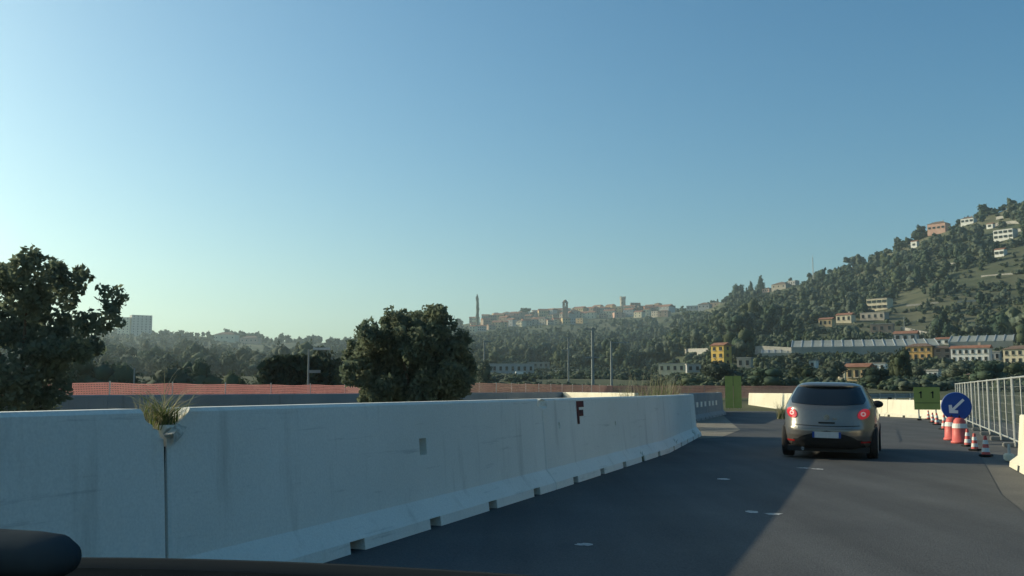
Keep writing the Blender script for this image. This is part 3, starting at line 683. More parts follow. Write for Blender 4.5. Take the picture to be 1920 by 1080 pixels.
# ------------------------------------------------------------------ the hill town
TG = 'old town houses on the hilltop'
cols = ['brown', 'stone', 'pink', 'ochre', 'cream', 'brown', 'stone', 'brown', 'ochre', 'cream', 'grey']
def town():
    spots = []
    top = lambda px: float(np.interp(px, [880, 960, 1060, 1170, 1262], [600, 588, 582, 577, 577]))
    for row, (dy, n) in enumerate(((2, 26), (9, 25), (17, 22), (25, 15))):
        for i in range(n):
            px = 884 + (1258 - 884) * (i + .5) / n + RNG.uniform(-5, 5) if row < 3 else 884 + 210 * (i + .5) / n + RNG.uniform(-4, 4)
            spots.append((px, top(px) + dy + RNG.uniform(-1.5, 1.5), row))
    LM = [(895, 'the dark cypress'), (985, 'the umbrella pine'), (1060, 'the bell tower'), (1168, 'the round tower'), (1250, 'the wooded slope')]
    used = {}
    for k, (px, py, row) in enumerate(spots):
        w, h = RNG.uniform(11, 22), RNG.uniform(8, 13); c = RNG.choice(cols); rf = RNG.choice(['gable', 'gable', 'hip', 'flat'])
        lm = min(LM, key=lambda q: abs(q[0] - px)); dd = px - lm[0]; a = abs(dd)
        where = ('beside' if a < 9 else 'near' if a < 22 else 'away from') + ' ' + lm[1] + (', sea side' if dd < -9 else ', hill side' if dd > 9 else '')
        rw = ('on the skyline', 'second row down', 'third row down', 'lowest row')[row]
        size = 'wide' if w > 18.5 else 'narrow' if w < 14.5 else 'square'
        lab = f'{size} {c} {"flat roofed" if rf == "flat" else "tiled"} house {rw} {where}'
        p = hit(px, py, 700)
        if p is None: p = at(px, py, 1480)
        used[lab] = used.get(lab, 0) + 1
        kk = p.y / F
        house(p, w * kk, w * kk * RNG.uniform(.6, 1), h * kk, -math.atan2(p.x, p.y) + R(RNG.uniform(-45, 25)), c, rf, lab, TG, (RNG.choice((2, 3, 4)), 2), detail=False)
town()
def tower(px, py, wpx, hpx, kind, label):
    p = hit(px, py, 700) or at(px, py, 1480); k = p.y / F; w, h = wpx * k, hpx * k; t = thing('church_tower' if kind == 'bell' else 'round_tower', label, 'tower', p, -math.atan2(p.x, p.y) + R(-18))
    if kind == 'bell':
        MB().box((0, 0, h * .31), (w, w, h * .72 + 2)).build('shaft', wallm('brown'), t)
        MB().box((0, 0, h * .69), (w * 1.15, w * 1.15, h * .03)).build('cornice', wallm('stone'), t)
        for sx in (-1, 1):
            for sy in (-1, 1): MB().box((sx * w * .38, sy * w * .38, h * .79), (w * .26, w * .26, h * .18)).build('belfry_pier', wallm('brown'), t)
        MB().box((0, 0, h * .89), (w * 1.15, w * 1.15, h * .03)).build('cornice', wallm('stone'), t)
        MB().lathe([(w * .6, h * .905), (w * .5, h * .95), (w * .25, h * .99), (.05, h * 1.02)], 8).build('dome', M_TILE_B, t)
    else:
        MB().lathe([(w * .52, -2), (w * .5, h * .8), (w * .56, h * .82), (w * .56, h * .95), (w * .5, h * .95)], 18).build('shaft', wallm('stone'), t, smooth=False)
        for j in range(8):
            a = j * math.pi / 4; MB().box((math.cos(a) * w * .51, math.sin(a) * w * .51, h * .98), (w * .14, w * .14, h * .07), a).build('merlon', wallm('stone'), t)
        MB().box((0, -w * .5, h * .55), (w * .18, w * .1, h * .16)).build('window', M_PANE, t)
    return t
tower(1060, 604, 8, 42, 'bell', 'slim square bell tower standing above the town roofs')
tower(1168, 580, 10, 28, 'round', 'stout round tower on the crest of the town')
tree(895, 612, 13, 58, 'cypress', 'tall dark cypress at the sea end of the hilltop town', var=0)
tree(985, 592, 22, 20, 'umbrella', 'umbrella pine standing over the town roofs', var=0)
tree(1427, 533, 26, 36, 'conifer', 'taller of the two pointed conifers on the ridge', var=0)
tree(1408, 535, 22, 30, 'conifer', 'shorter pointed conifer on the ridge', var=1)
tree(1384, 545, 30, 34, 'round', 'rounded dark tree beside the two conifers on the ridge', var=0)
tree(1600, 508, 38, 30, 'umbrella', 'broad umbrella pine on the ridge past the mast', var=1)
tree(1690, 470, 14, 18, 'umbrella', 'small stone pine on the ridge below the pinkish villa', var=2)

# ------------------------------------------------------------------ woods
SHAPE_W = {'round': ('round', 'bushy', 'domed'), 'tall': ('tall', 'upright', 'lanky'), 'umbrella': ('flat topped', 'spreading'), 'conifer': ('pointed', 'conical')}
LANDM = [(1645, 575, 'the cream house on the slope'), (1586, 600, 'the small cream house'), (1761, 430, 'the pinkish ridge villa'), (1886, 445, 'the balcony house'), (1877, 478, 'the white cottage'), (1525, 500, 'the mast'), (1418, 520, 'the two conifers'), (1353, 665, 'the yellow house'),
         (1615, 650, 'the long greenhouse'), (1845, 640, 'the pale roofed greenhouse'), (1727, 662, 'the orange house'), (1822, 668, 'the long white house'), (1263, 690, 'the flat cream building'), (1060, 590, 'the bell tower'), (1168, 570, 'the round tower'), (1112, 690, 'the tall pole'), (895, 590, 'the cypress'), (1716, 460, 'the tiny hut'), (1795, 495, 'the terrace wall'), (1820, 566, 'the low terrace wall'), (1908, 670, 'the cream house by the frame'), (1600, 495, 'the umbrella pine'), (1480, 520, 'the long stone house')]
LANDL = [(110, 'the big tree'), (250, 'the block of flats'), (330, 'the grass tuft'), (425, 'the hazy pale house'), (470, 'the hazy pink house'), (577, 'the lamp post'), (640, 'the round bush')]
def blocks(px, py, w, h, r):
    a, b, c = px - w / r * F * .5, px + w / r * F * .5, py - h / r * F
    return any(q[4] > r and a < q[1] and b > q[0] and c < q[3] and py > q[2] for q in HB)
def hill_woods():
    pts = []
    houses = [(o.location.x, o.location.y) for o in COL.objects if o.get('category') in ('house', 'tower', 'greenhouse', 'shed', 'wall')]
    hx = np.array(houses)
    n = 0
    while n < 15000:
        n += 1
        az_px = RNG.uniform(840, 2000) if n % 5 else RNG.uniform(-60, 700); r = 150 * (1500 / 150) ** (RNG.random() ** .85)
        a = math.atan2(az_px - 960, F); x, y = r * math.sin(a), r * math.cos(a)
        rr = float(np.interp(az_px, TCOL, RIDGE_R))
        if r > rr * 1.03: continue
        if az_px < 760 and r < 330: continue
        if az_px < 1290 and r < 430 and az_px > 760: continue
        if az_px >= 1290 and r < 210: continue
        z = zt(x, y); px, py = proj((x, y, z))
        if 868 < az_px < 1262 and py < float(np.interp(px, [880, 1060, 1262], [622, 606, 590])): continue
        # thin out fields and terraces
        g = noise.noise(Vector((x * .006, y * .006, 3)))
        if g > .25 and RNG.random() < .7: continue
        if az_px > 1250 and g > -.25 and (z + 2 * noise.noise(Vector((x * .02, y * .02, 2)))) % 11 < 3.6 and RNG.random() < .8: continue
        w = 6.2 * math.exp(RNG.gauss(0, .36)) * (1 if r < 900 else 1.25) * (.6 if g > .3 else 1); w = min(max(w, 3), 13); h = w * RNG.uniform(.6, 1.25)
        dd = np.hypot(hx[:, 0] - x, hx[:, 1] - y)
        if dd.min() < 9 + w * .5: continue
        if blocks(px, py, w, h, r): w, h = w * .35, h * .3
        if blocks(px, py, w, h, r): continue
        if az_px > 1480 and py > 660 and r < 300 : h = min(h, 4.5)
        pts.append((h / r * F, x, y, z, w, h, px, py, r))
    n = 0
    while n < 9000:
        n += 1
        az_px = RNG.uniform(700, 2000); r = 95 * (950 / 95) ** (RNG.random() ** .8); a = math.atan2(az_px - 960, F); x, y = r * math.sin(a), r * math.cos(a)
        if r > float(np.interp(az_px, TCOL, RIDGE_R)): continue
        z = zt(x, y); px, py = proj((x, y, z)); g = noise.noise(Vector((x * .006, y * .006, 3)))
        if 868 < az_px < 1262 and py < 622: continue
        if noise.noise(Vector((x * .03, y * .03, 8))) < -.12: continue
        if np.hypot(hx[:, 0] - x, hx[:, 1] - y).min() < 7: continue
        w = RNG.uniform(1.2, 3.2) * (1 if r < 250 else 1.5); h = w * RNG.uniform(.45, .8)
        if r < 250 and h > 1.3: h = 1.3
        if blocks(px, py, w, h, r): continue
        pts.append((min(h / r * F, 3), x, y, z, w, h, px, py, r))
    return sorted(pts, reverse=True)
PTS = hill_woods()
TOP = [p for p in PTS if -20 < p[6] < 1940][:300]; TOPS = set(id(p) for p in TOP)
TOPL = []
for p in TOP:
    s, x, y, z, w, h, px, py, r = p
    mi, k = RNG.randrange(3), RNG.choice((0, 1, 2, 0, 1, 2, 3, 3, 4, 5) if px > 760 else (0, 1, 2, 3)); o = link('hill_tree', LOD[mi][k], None, None, (x, y, z - .4)); o.scale = (w * .95, w * .95, h + .4); o.rotation_euler = (0, 0, RNG.uniform(0, 6.28))
    tone = ('dark green', 'olive green', 'grey green')[mi]; shp = RNG.choice(SHAPE_W[('round', 'round', 'round', 'tall', 'umbrella', 'conifer')[k]])
    if px < 760: l = min(LANDL, key=lambda q: abs(q[0] - px)); dx = px - l[0]; where = ('high on the ridge ' if py < 668 else 'on the bank ' if py < 690 else 'low down ') + ('behind ' if abs(dx) < 16 else 'town side of ' if dx > 0 else 'sea side of ') + l[1]
    else:
        l = min(LANDM, key=lambda q: math.hypot(q[0] - px, q[1] - py)); dx, dy = px - l[0], py - l[1]
        v = 'above ' if dy < -14 else 'below ' if dy > 14 else 'level with '
        side = ', town side' if dx < -14 else ', hill side' if dx > 14 else ''
        dist = 'well ' if math.hypot(dx, dy) > 60 and v != 'level with ' else 'just ' if math.hypot(dx, dy) < 26 and v != 'level with ' else ''
        where = dist + v + l[2] + side
    sz = 'large ' if s > 26 else 'small ' if s < 15 else ''
    TOPL.append((f'{shp} {tone} tree {where}', px, o))
ORD = ['first', 'second', 'third', 'fourth', 'fifth', 'sixth', 'seventh', 'eighth', 'ninth', 'tenth']
by_lab = {}; used_l = set()
for q in sorted(TOPL, key=lambda q: q[1]): by_lab.setdefault(q[0], []).append(q[2])
for lab, os_ in by_lab.items():
    for k, o in enumerate(os_):
        l = lab if len(os_) == 1 else lab + (f', {ORD[k]} from sea' if k < 10 else '')
        c_ = [l, l.replace('just ', '').replace('well ', ''), ' '.join(l.split()[1:]), ' '.join(l.split()[1:]).replace('just ', '').replace('well ', '')]
        l = next((q for q in c_ if len(q.split()) <= 16 and q not in used_l), c_[-1]); used_l.add(l)
        tag(o, l, 'tree', 'trees standing out on the wooded slopes')
# the rest of the woods in one piece
def woodland(ps):
    Vs, Qs, mi_all = [], [], []; k = 0; Ts = []
    data = [unit_crown(700 + i, 80, .18, 'round' if i < 4 else ('tall', 'tall', 'umbrella', 'conifer')[i - 4]) for i in range(8)]
    mats = []; Vn = []; Qn = []; Tn = []
    for p in ps:
        s, x, y, z, w, h, px, py, r = p; V, Q, T = data[RNG.choice((0, 1, 2, 3, 0, 1, 2, 3, 4, 5, 7)) if h > 3 else RNG.randrange(4)]; a = RNG.uniform(0, 6.28); c, s_ = math.cos(a), math.sin(a)
        P = V * np.array([w, w, h + .4]); P = np.stack([P[:, 0] * c - P[:, 1] * s_ + x, P[:, 0] * s_ + P[:, 1] * c + y, P[:, 2] + z - .4], 1)
        Vn.append(P); Qn.append(Q + k); Tn.append(T + k); mats.append((len(Q), len(T), RNG.randrange(3))); k += len(P)
    me = crown_mesh('woodland', (np.concatenate(Vn), np.concatenate(Qn), np.concatenate(Tn)), M_WOODS[0])
    for m in M_WOODS[1:]: me.materials.append(m)
    mi = np.concatenate([np.full(a, m) for a, b, m in mats] + [np.full(b, m) for a, b, m in mats]).astype(np.int32)
    me.polygons.foreach_set('material_index', mi); o = link('woodland', me); tag(o, kind='stuff')
M_WOODS = [mat(n_, c, c2, scale=.25, rough=.9, trans=.12, spec=.05) for n_, c, c2 in (('dark_woods', (.040, .066, .048), (.075, .10, .066)), ('olive_woods', (.060, .084, .052), (.10, .118, .072)), ('grey_woods', (.075, .10, .078), (.125, .142, .10)))]
woodland([p for p in PTS if id(p) not in TOPS])

# valley and median trees: countable, each with its own crown and trunk
VT = 'trees and bushes in the valley'
for k, (px, py, w, h, sh, lab) in enumerate([
    (560, 745, 140, 90, 'round', 'large pale green tree behind the red netting beside the round bush'), (610, 742, 90, 118, 'round', 'tall dark tree at the shoulder of the round bush'), (515, 742, 80, 100, 'round', 'olive tree with a rough top behind the lamp post'),
    (365, 742, 80, 95, 'round', 'dark bushy tree in the haze behind the tuft of grass'), (440, 742, 66, 78, 'round', 'small dark tree between the hazy bushes'), (300, 744, 110, 84, 'round', 'hazy olive bush behind the netting near the big tree'), (220, 744, 110, 95, 'round', 'hazy green bush half hidden by the big tree'), (400, 744, 90, 56, 'round', 'low pale bush in the haze behind the netting'),
    (250, 744, 60, 50, 'round', 'low hazy bush under the block of flats'), (480, 744, 70, 52, 'round', 'low grey green bush before the dark hedge'), (150, 744, 110, 110, 'round', 'hazy tree just behind the big tree'),
    (1355, 722, 84, 46, 'round', 'rounded dark tree below the yellow house'), (1440, 726, 90, 46, 'round', 'broad dark bush above the red netting'), (1505, 722, 60, 44, 'round', 'dark tree above the roof edge of the grey car'), (1560, 724, 60, 50, 'round', 'dark bushy tree before the brown tiled roof'), (1640, 728, 70, 46, 'round', 'bright green bush behind the grey car'), (1690, 726, 54, 74, 'round', 'dark tall tree above the wing mirror of the grey car'),
    (1790, 722, 66, 42, 'round', 'olive green tree behind the blue round sign'), (1850, 716, 80, 54, 'round', 'wide brownish tree below the long white house'), (1905, 722, 60, 40, 'round', 'dark tree behind the last fence panel'), (1718, 732, 40, 34, 'round', 'dark bush above the green sign board'), (1745, 728, 44, 30, 'round', 'grey green bush behind the green sign board'),
    (1300, 728, 70, 30, 'round', 'low dark bush under the flat cream building'), (1225, 726, 60, 32, 'round', 'low green bush below the low wall'), (1165, 726, 60, 30, 'round', 'low bush at the foot of the second tall pole'), (1085, 726, 60, 28, 'round', 'low olive bush before the tall pole'), (1020, 728, 70, 30, 'round', 'dark low bush before the short stone shed'), (940, 728, 50, 26, 'round', 'low dark bush before the long grey shed'),
    (910, 716, 56, 74, 'tall', 'grey green tree at the edge of the round bush'), (1490, 690, 50, 30, 'round', 'dark tree before the small low greenhouse'), (1450, 690, 40, 26, 'round', 'small dark tree beside the stone store'), (1590, 676, 60, 16, 'round', 'low bush along the foot of the very long greenhouse'), (1660, 674, 50, 16, 'round', 'low dark bush before the middle of the very long greenhouse'), (1530, 676, 50, 20, 'round', 'low tree at the end of the very long greenhouse')]):
    Y = None
    if px < 700 and py > 730: Y = 62 + 12 * (k % 4)
    elif py > 714: Y = 105 + 11 * (k % 3)
    tree(px, py, w, h, sh, lab, VT, k, Y)
def hedge(px0, px1, py0, Y, label):
    a, b = at(px0, 740, Y), at(px1, 740, Y); h = at(0, py0, Y).z; mb = []
    c = (a + b) / 2; L = (b - a).length; t = thing('hedge', label, 'hedge', (c.x, c.y, -.05)); n = 9000
    P = NR.uniform(-1, 1, (n, 3)); P[:, 0] *= L / 2 * (1 - .12 * NR.random(n)); P[:, 1] *= 1.4; P[:, 2] = (P[:, 2] * .5 + .5) * h * (1 - .16 * np.abs(P[:, 0] / (L / 2)) ** 4)
    V, Q = quads_cloud(P, .26); link('foliage', np_mesh('foliage', V, Q, M_TREES[0]), None, t)
    MB().tube([(0, 0, 0), (0, 0, h * .7)], .12, 6).build('stem', M_WOOD, t)
hedge(495, 622, 668, 48, 'dark clipped hedge behind the red netting by the lamp post')

# ------------------------------------------------------------------ red netting fences
M_NET = mat('red_netting', (.60, .27, .25), (.66, .32, .29), scale=.8, rough=.8, trans=.3)  # red paled and muted, haze put into the colour
M_NETB = mat('dull_netting', (.34, .20, .17), (.40, .25, .21), scale=.8, rough=.8, trans=.25)  # duller, browner red for the farther runs
def net_fence(pts, z0, z1, label, post=2.4, pitch=.055, wd=.026, m=M_NET):
    t = thing('net_fence', label, 'fence', (pts[0][0], pts[0][1], 0)); V = []; Q = []
    o = Vector((pts[0][0], pts[0][1], 0)); s = 0; posts = []
    P = [Vector((p[0], p[1], 0)) - o for p in pts]; path = []
    for a, b in zip(P, P[1:]):
        n = int((b - a).length / pitch)
        for i in range(n): path.append(a + (b - a) * i / n)
    sag = lambda i: .02 * math.sin(i * pitch / post * math.pi) ** 2 + .02 * noise.noise(Vector((i * .02, 3, 0)))
    out = lambda i: Vector((.05 * noise.noise(Vector((i * .03, 0, 9))), .05 * noise.noise(Vector((i * .025, 7, 0))), 0))
    Z = np.linspace(z0, z1, int((z1 - z0) / pitch) + 1)
    def quad(a, b, c, d):
        k = len(V); V.extend([a, b, c, d]); Q.append((k, k + 1, k + 2, k + 3))
    for i in range(len(path) - 1):
        d = (path[i + 1] - path[i]); u = d.normalized() * wd * .5; a = path[i] + out(i); b = path[i + 1] + out(i + 1); za, zb = -sag(i), -sag(i + 1)
        quad(a - u + Vector((0, 0, z0 + za)), a + u + Vector((0, 0, z0 + za)), a + u + Vector((0, 0, z1 + za)), a - u + Vector((0, 0, z1 + za)))
        for z in Z: quad(a + Vector((0, 0, z + za - wd / 2)), b + Vector((0, 0, z + zb - wd / 2)), b + Vector((0, 0, z + zb + wd / 2)), a + Vector((0, 0, z + za + wd / 2)))
    me = np_mesh('netting', [tuple(v) for v in V], Q, m); link('netting', me, None, t)
    pm = MB().tube([(0, 0, 0), (0, 0, z1 + .06)], .022, 6).mesh('post'); pm.materials.append(M_STEEL)
    step = max(1, int(post / pitch))
    for i in range(0, len(path), step): link('post', pm, None, t, path[i] + Vector((0, .03, 0)))
    return t
a = -nrm * 18.0
def along(s_): return tuple((a + far_dir * s_).xy)
net_fence([along(14.8), along(30), along(38)], .62, 1.45, 'red plastic netting strung beyond the hazy tree and the grass tuft')
net_fence([along(40), along(52), along(72)], .8, 1.62, 'dull red netting running on past the round bush', pitch=.09, wd=.042, m=M_NETB)
net_fence([(6.0, 72), (12, 73), (19, 76), (28, 78)], .75, 1.6, 'pinkish netting behind the cream barrier and the narrow green boards', pitch=.12, wd=.065, post=3, m=M_NETB)

# ------------------------------------------------------------------ poles, mast
def pole(px, py0, py1, Y, label, arms=(), lamp=False, r=.1, m=None):
    p = at(px, py0, Y); z0 = zt(p.x, p.y); top = at(px, py1, Y).z
    t = thing('lamp_post' if lamp else 'utility_pole', label, 'pole', (p.x, p.y, z0 - .3), 0, 'poles in the valley'); h = top - z0 + .3
    MB().tube([(0, 0, 0), (0, 0, h)], [r, r * .7], 8).build('mast', m or M_POLE, t)
    for zf, x0, x1 in arms: MB().box(((x0 + x1) / 2, 0, h * zf), (x1 - x0, .1, .12)).build('arm', m or M_POLE, t)
    if lamp: MB().box((.55, 0, h + .02), (.7, .22, .1)).build('lamp_head', M_STEEL, t)
    return t
M_POLE = mat('pale_pole', (.22, .24, .24), (.28, .30, .29), scale=2, rough=.7)
pole(577, 745, 655, 40, 'thin lamp post before the dark clipped hedge', [(.72, 0, .5)], True, .05)
pole(908, 720, 638, 120, 'slim pole at the edge of the round bush', [(.98, -.1, 1.0)], r=.13)
pole(1112, 744, 614, 95, 'tallest pale pole in the middle of the valley', [(.98, -.8, .3), (.62, -.7, .7)], r=.17)
pole(1147, 724, 640, 115, 'second tall pole, with one long arm', [(.98, 0, 2.2)], r=.16)
pole(1066, 716, 632, 170, 'fainter pole before the wooded bank', [(.99, -.9, .3), (.75, -1.2, .2)], r=.16)
pole(250, 744, 690, 55, 'faint thin post behind the tuft of grass', r=.06)
pole(1697, 640, 594, 380, 'slim pole above the long greenhouse', r=.2)
p = hit(1525, 518) or at(1525, 518, 1000); k = p.y / F
t = thing('radio_mast', 'thin radio mast on the wooded ridge', 'mast', p); h = 46 * k
for sx, sy in ((-.5, -.4), (.5, -.4), (0, .5)): MB().tube([(sx, sy, -1), (sx * .6, sy * .6, h)], .18, 5).build('leg', M_STEEL, t)
for i in range(9):
    z = h * (i + .5) / 9; MB().tube([(-.48, -.38, z), (.48, -.38, z + 1), (0, .46, z), (-.48, -.38, z + .6)], .09, 4).build('brace', M_STEEL, t)
MB().tube([(0, 0, h - .3), (0, 0, h + 3)], .1, 5).build('aerial', M_STEEL, t)

# white van by the sheds
def small_van(px, py, Y, label, L=4.6):
    p = at(px, py, Y); p.z = zt(p.x, p.y); t = thing('parked_van', label, 'van', p, R(6))
    MB().prism([(-L / 2, .35), (L / 2 - .1, .35), (L / 2, .9), (L / 2 - .5, 1.15), (L / 2 - 1.2, 1.95), (-L / 2 + .05, 2.0), (-L / 2, 1.9)], -.85, .85).build('body', M_WHITE, t, bevel=.06)
    MB().prism([(L / 2 - 1.95, 1.2), (L / 2 - .85, 1.2), (L / 2 - 1.3, 1.75), (L / 2 - 1.95, 1.75)], -.87, .87).build('side_window', M_PANE, t)
    for x in (-L / 2 + .9, L / 2 - .9):
        for y in (-.8, .8):
            w_ = MB().lathe([(.30, -.1), (.33, -.06), (.33, .06), (.30, .1)], 14, axis='y').build('wheel', M_RUBBER, t, (x, y, .33))
            MB().lathe([(.17, -.105), (.17, .105)], 10, axis='y').build('rim', M_STEEL, w_)
small_van(979, 676, 330, 'white van parked by the long grey shed')

# ------------------------------------------------------------------ grey hatchback
M_PAINTC = mat('metallic_taupe_paint', (.20, .185, .165), (.215, .20, .18), scale=30, rough=.28, metal=.6, spec=.5)
_b = M_PAINTC.node_tree.nodes['Principled BSDF']; _b.inputs['Coat Weight'].default_value = .6; _b.inputs['Coat Roughness'].default_value = .06
M_CARGLASS = mat('tinted_glass', (.010, .013, .016), rough=.06, spec=.7)
M_TAIL = mat('tail_lamp_red', (.55, .02, .035), rough=.15, emit=.25, spec=.6)
M_TAILC = mat('tail_lamp_clear', (.75, .45, .45), rough=.12, emit=.18, spec=.6)
M_TRIM = mat('car_trim', (.018, .019, .020), rough=.6)
M_CHROME = mat('chrome', (.7, .7, .7), rough=.12, metal=1)
SL = [(.20, .76, -1.92, 2.00), (.27, .83, -2.06, 2.10), (.36, .865, -2.12, 2.14), (.46, .88, -2.155, 2.16), (.56, .89, -2.16, 2.16), (.64, .892, -2.135, 2.12), (.72, .89, -2.11, 2.04), (.80, .885, -2.09, 1.9), (.88, .877, -2.07, 1.5), (.95, .865, -2.05, 1.08), (1.0, .85, -2.02, .95),
      (1.08, .812, -1.95, .80), (1.16, .772, -1.86, .62), (1.24, .73, -1.77, .44), (1.31, .69, -1.68, .27), (1.37, .652, -1.60, .1), (1.42, .61, -1.54, -.05), (1.455, .54, -1.46, -.2), (1.475, .44, -1.32, -.36), (1.485, .28, -1.12, -.5)]
SLA = np.array(SL)
def sl(z): return [float(np.interp(z, SLA[:, 0], SLA[:, i])) for i in (1, 2, 3)]
NEXP = 4.2
def car_pt(z, a):
    w, y0, y1 = sl(z); c, s_ = math.cos(a), math.sin(a); n = NEXP
    x = w * math.copysign(abs(c) ** (2 / n), c); yc = (y0 + y1) / 2; L = (y1 - y0) / 2
    return Vector((x, yc + L * math.copysign(abs(s_) ** (2 / n), s_), z))
def rear_pt(x, z, off=0):
    w, y0, y1 = sl(z); L = (y1 - y0) / 2; q = min(abs(x / w), .999)
    f = lambda x_, z_: (lambda w_, a_, b_: (a_ + b_) / 2 - (b_ - a_) / 2 * (1 - min(abs(x_ / w_), .9995) ** NEXP) ** (1 / NEXP))(*sl(z_))
    y = f(x, z); e = .004
    nx = Vector((1, (f(x + e, z) - f(x - e, z)) / (2 * e), 0)); nz = Vector((0, (f(x, z + e) - f(x, z - e)) / (2 * e), 1))
    n = nx.cross(nz).normalized()
    if n.y > 0: n = -n
    return Vector((x, y, z)) + n * off
def side_pt(y, z, sx, off=0):
    w, y0, y1 = sl(z); yc = (y0 + y1) / 2; L = (y1 - y0) / 2; q = min(abs((y - yc) / L), .999)
    return Vector((sx * (w * (1 - q ** NEXP) ** (1 / NEXP) + off), y, z))
def rear_patch(poly_fn, nu, nv, off):
    """poly_fn(u, v) -> (x, z), u and v in 0..1"""
    V = [rear_pt(*poly_fn(i / nu, j_ / nv), off) for j_ in range(nv + 1) for i in range(nu + 1)]
    return V, [(j_ * (nu + 1) + i, j_ * (nu + 1) + i + 1, (j_ + 1) * (nu + 1) + i + 1, (j_ + 1) * (nu + 1) + i) for j_ in range(nv) for i in range(nu)]
def hatchback(loc, rz):
    t = thing('hatchback_car', 'taupe grey hatchback driving ahead with its red tail lamps lit', 'car', loc, rz, rot=(0, R(1.1), rz))
    n = 72; V = []; Fc = []
    zs = sorted(set([round(s[0], 3) for s in SL] + [round(.2 + .03 * i, 3) for i in range(42)])); zs = [z for z in zs if z <= 1.485]
    for z in zs: V += [car_pt(z, 2 * math.pi * i / n) for i in range(n)]
    for i in range(len(zs) - 1):
        for j_ in range(n): Fc.append((i * n + j_, i * n + (j_ + 1) % n, (i + 1) * n + (j_ + 1) % n, (i + 1) * n + j_))
    Fc += [tuple(reversed(range(n))), tuple(range((len(zs) - 1) * n, len(zs) * n))]
    MB().add(V, Fc).build('body', M_PAINTC, t, smooth=True)
    # rear window with a bowed lower edge
    def rw(u, v):
        z = 1.03 + .35 * v; half = (.735 - .145 * v) * (1 - .10 * max(0, .25 - v) / .25); x = (u * 2 - 1) * half
        return x, z + .035 * (1 - v) * (abs(u * 2 - 1) ** 2.5) - .0 * v
    MB().add(*rear_patch(rw, 24, 10, .006)).build('rear_window', M_CARGLASS, t, smooth=True)
    # roof spoiler lip over the window
    V = []
    k = 20
    for i in range(k + 1):
        x = -.60 + 1.2 * i / k; b = rear_pt(x * .98, 1.415, .0)
        V += [b + Vector((0, .10, .012)), b + Vector((0, -.09 + .05 * abs(x / .6) ** 3, .0)), b + Vector((0, -.085 + .05 * abs(x / .6) ** 3, -.026)), b + Vector((0, .05, -.03))]
    MB().add(V, [(4 * i + a, 4 * i + (a + 1) % 4, 4 * i + 4 + (a + 1) % 4, 4 * i + 4 + a) for i in range(k) for a in range(4)] + [(0, 1, 2, 3), (4 * k + 3, 4 * k + 2, 4 * k + 1, 4 * k)]).build('spoiler', M_PAINTC, t, smooth=False)
    # tail lamps: swept teardrops with a round core
    for sx in (-1, 1):
        def lamp(u, v, sx=sx):
            a = 2 * math.pi * u; rr = v; x = .655 + .105 * rr * math.cos(a); z = .875 + .095 * rr * math.sin(a) + .03 * rr * math.cos(a); return sx * min(x, .80), z
        ob = MB().add(*rear_patch(lamp, 22, 5, .014)).build('tail_lamp', M_TAIL, t, smooth=True)
        def core(u, v, sx=sx):
            a = 2 * math.pi * u; x = .645 + .045 * (.45 + .55 * v) * math.cos(a); z = .875 + .045 * (.45 + .55 * v) * math.sin(a); return sx * x, z
        MB().add(*rear_patch(core, 18, 2, .020)).build('lamp_ring', M_TAILC, ob, smooth=True)
    # tailgate seam, bumper step and lower black valance
    def strip(x0, x1, zf, th, m, name, off=.008, k=26):
        MB().add(*rear_patch(lambda u, v: ((x0 + (x1 - x0) * u), zf(x0 + (x1 - x0) * u) + (v - .5) * th), k, 1, off)).build(name, m, t)
    strip(-.60, .60, lambda x: .655 - .02 * (1 - abs(x / .6) ** 2), .014, M_TRIM, 'tailgate_seam', .004)
    strip(-.86, .86, lambda x: .60 + .0 * x, .03, M_PAINTC, 'bumper_edge', .016)
    MB().add(*rear_patch(lambda u, v: ((u * 2 - 1) * (.70 - .08 * v), .215 + (.17 + .17 * max(0, 1 - abs((u * 2 - 1) * 1.15)) ** .6) * v), 30, 8, .012)).build('lower_valance', M_TRIM, t, smooth=True)
    # number plate in its recess, kept blank as it cannot be read
    c = rear_pt(0, .475, .03); pl = MB().box(c, (.52, .016, .115)).build('number_plate', mat('plate_white', (.50, .52, .52), (.42, .45, .46), scale=14, rough=.4), t)
    for sx in (-1, 1): MB().box(c + Vector((sx * .24, -.002, 0)), (.042, .016, .113)).build('plate_band', mat('plate_blue', (.02, .06, .25), rough=.4), pl)
    c = rear_pt(0, .80, .012); MB().lathe([(.052, 0), (.052, .012), (.043, .016)], 20, (c.x, c.y - .01, c.z), 'y').build('round_badge', M_CHROME, t)
    c = rear_pt(.14, .775, .008); MB().box(c, (.09, .008, .018)).build('model_badge', M_CHROME, t)
    c = rear_pt(0, .70, .01); MB().box(c, (.30, .02, .025)).build('tailgate_handle', M_TRIM, t)
    # rear reflectors, fog lamps, exhaust
    for sx in (-1, 1): MB().add(*rear_patch(lambda u, v: (sx * (.60 + .16 * u), .335 + .03 * v), 5, 1, .015)).build('reflector', mat('reflector_red', (.35, .02, .02), rough=.2), t)
    MB().tube([(-.45, -2.1, .2), (-.45, -1.8, .2)], .035, 10).build('exhaust', M_CHROME, t)
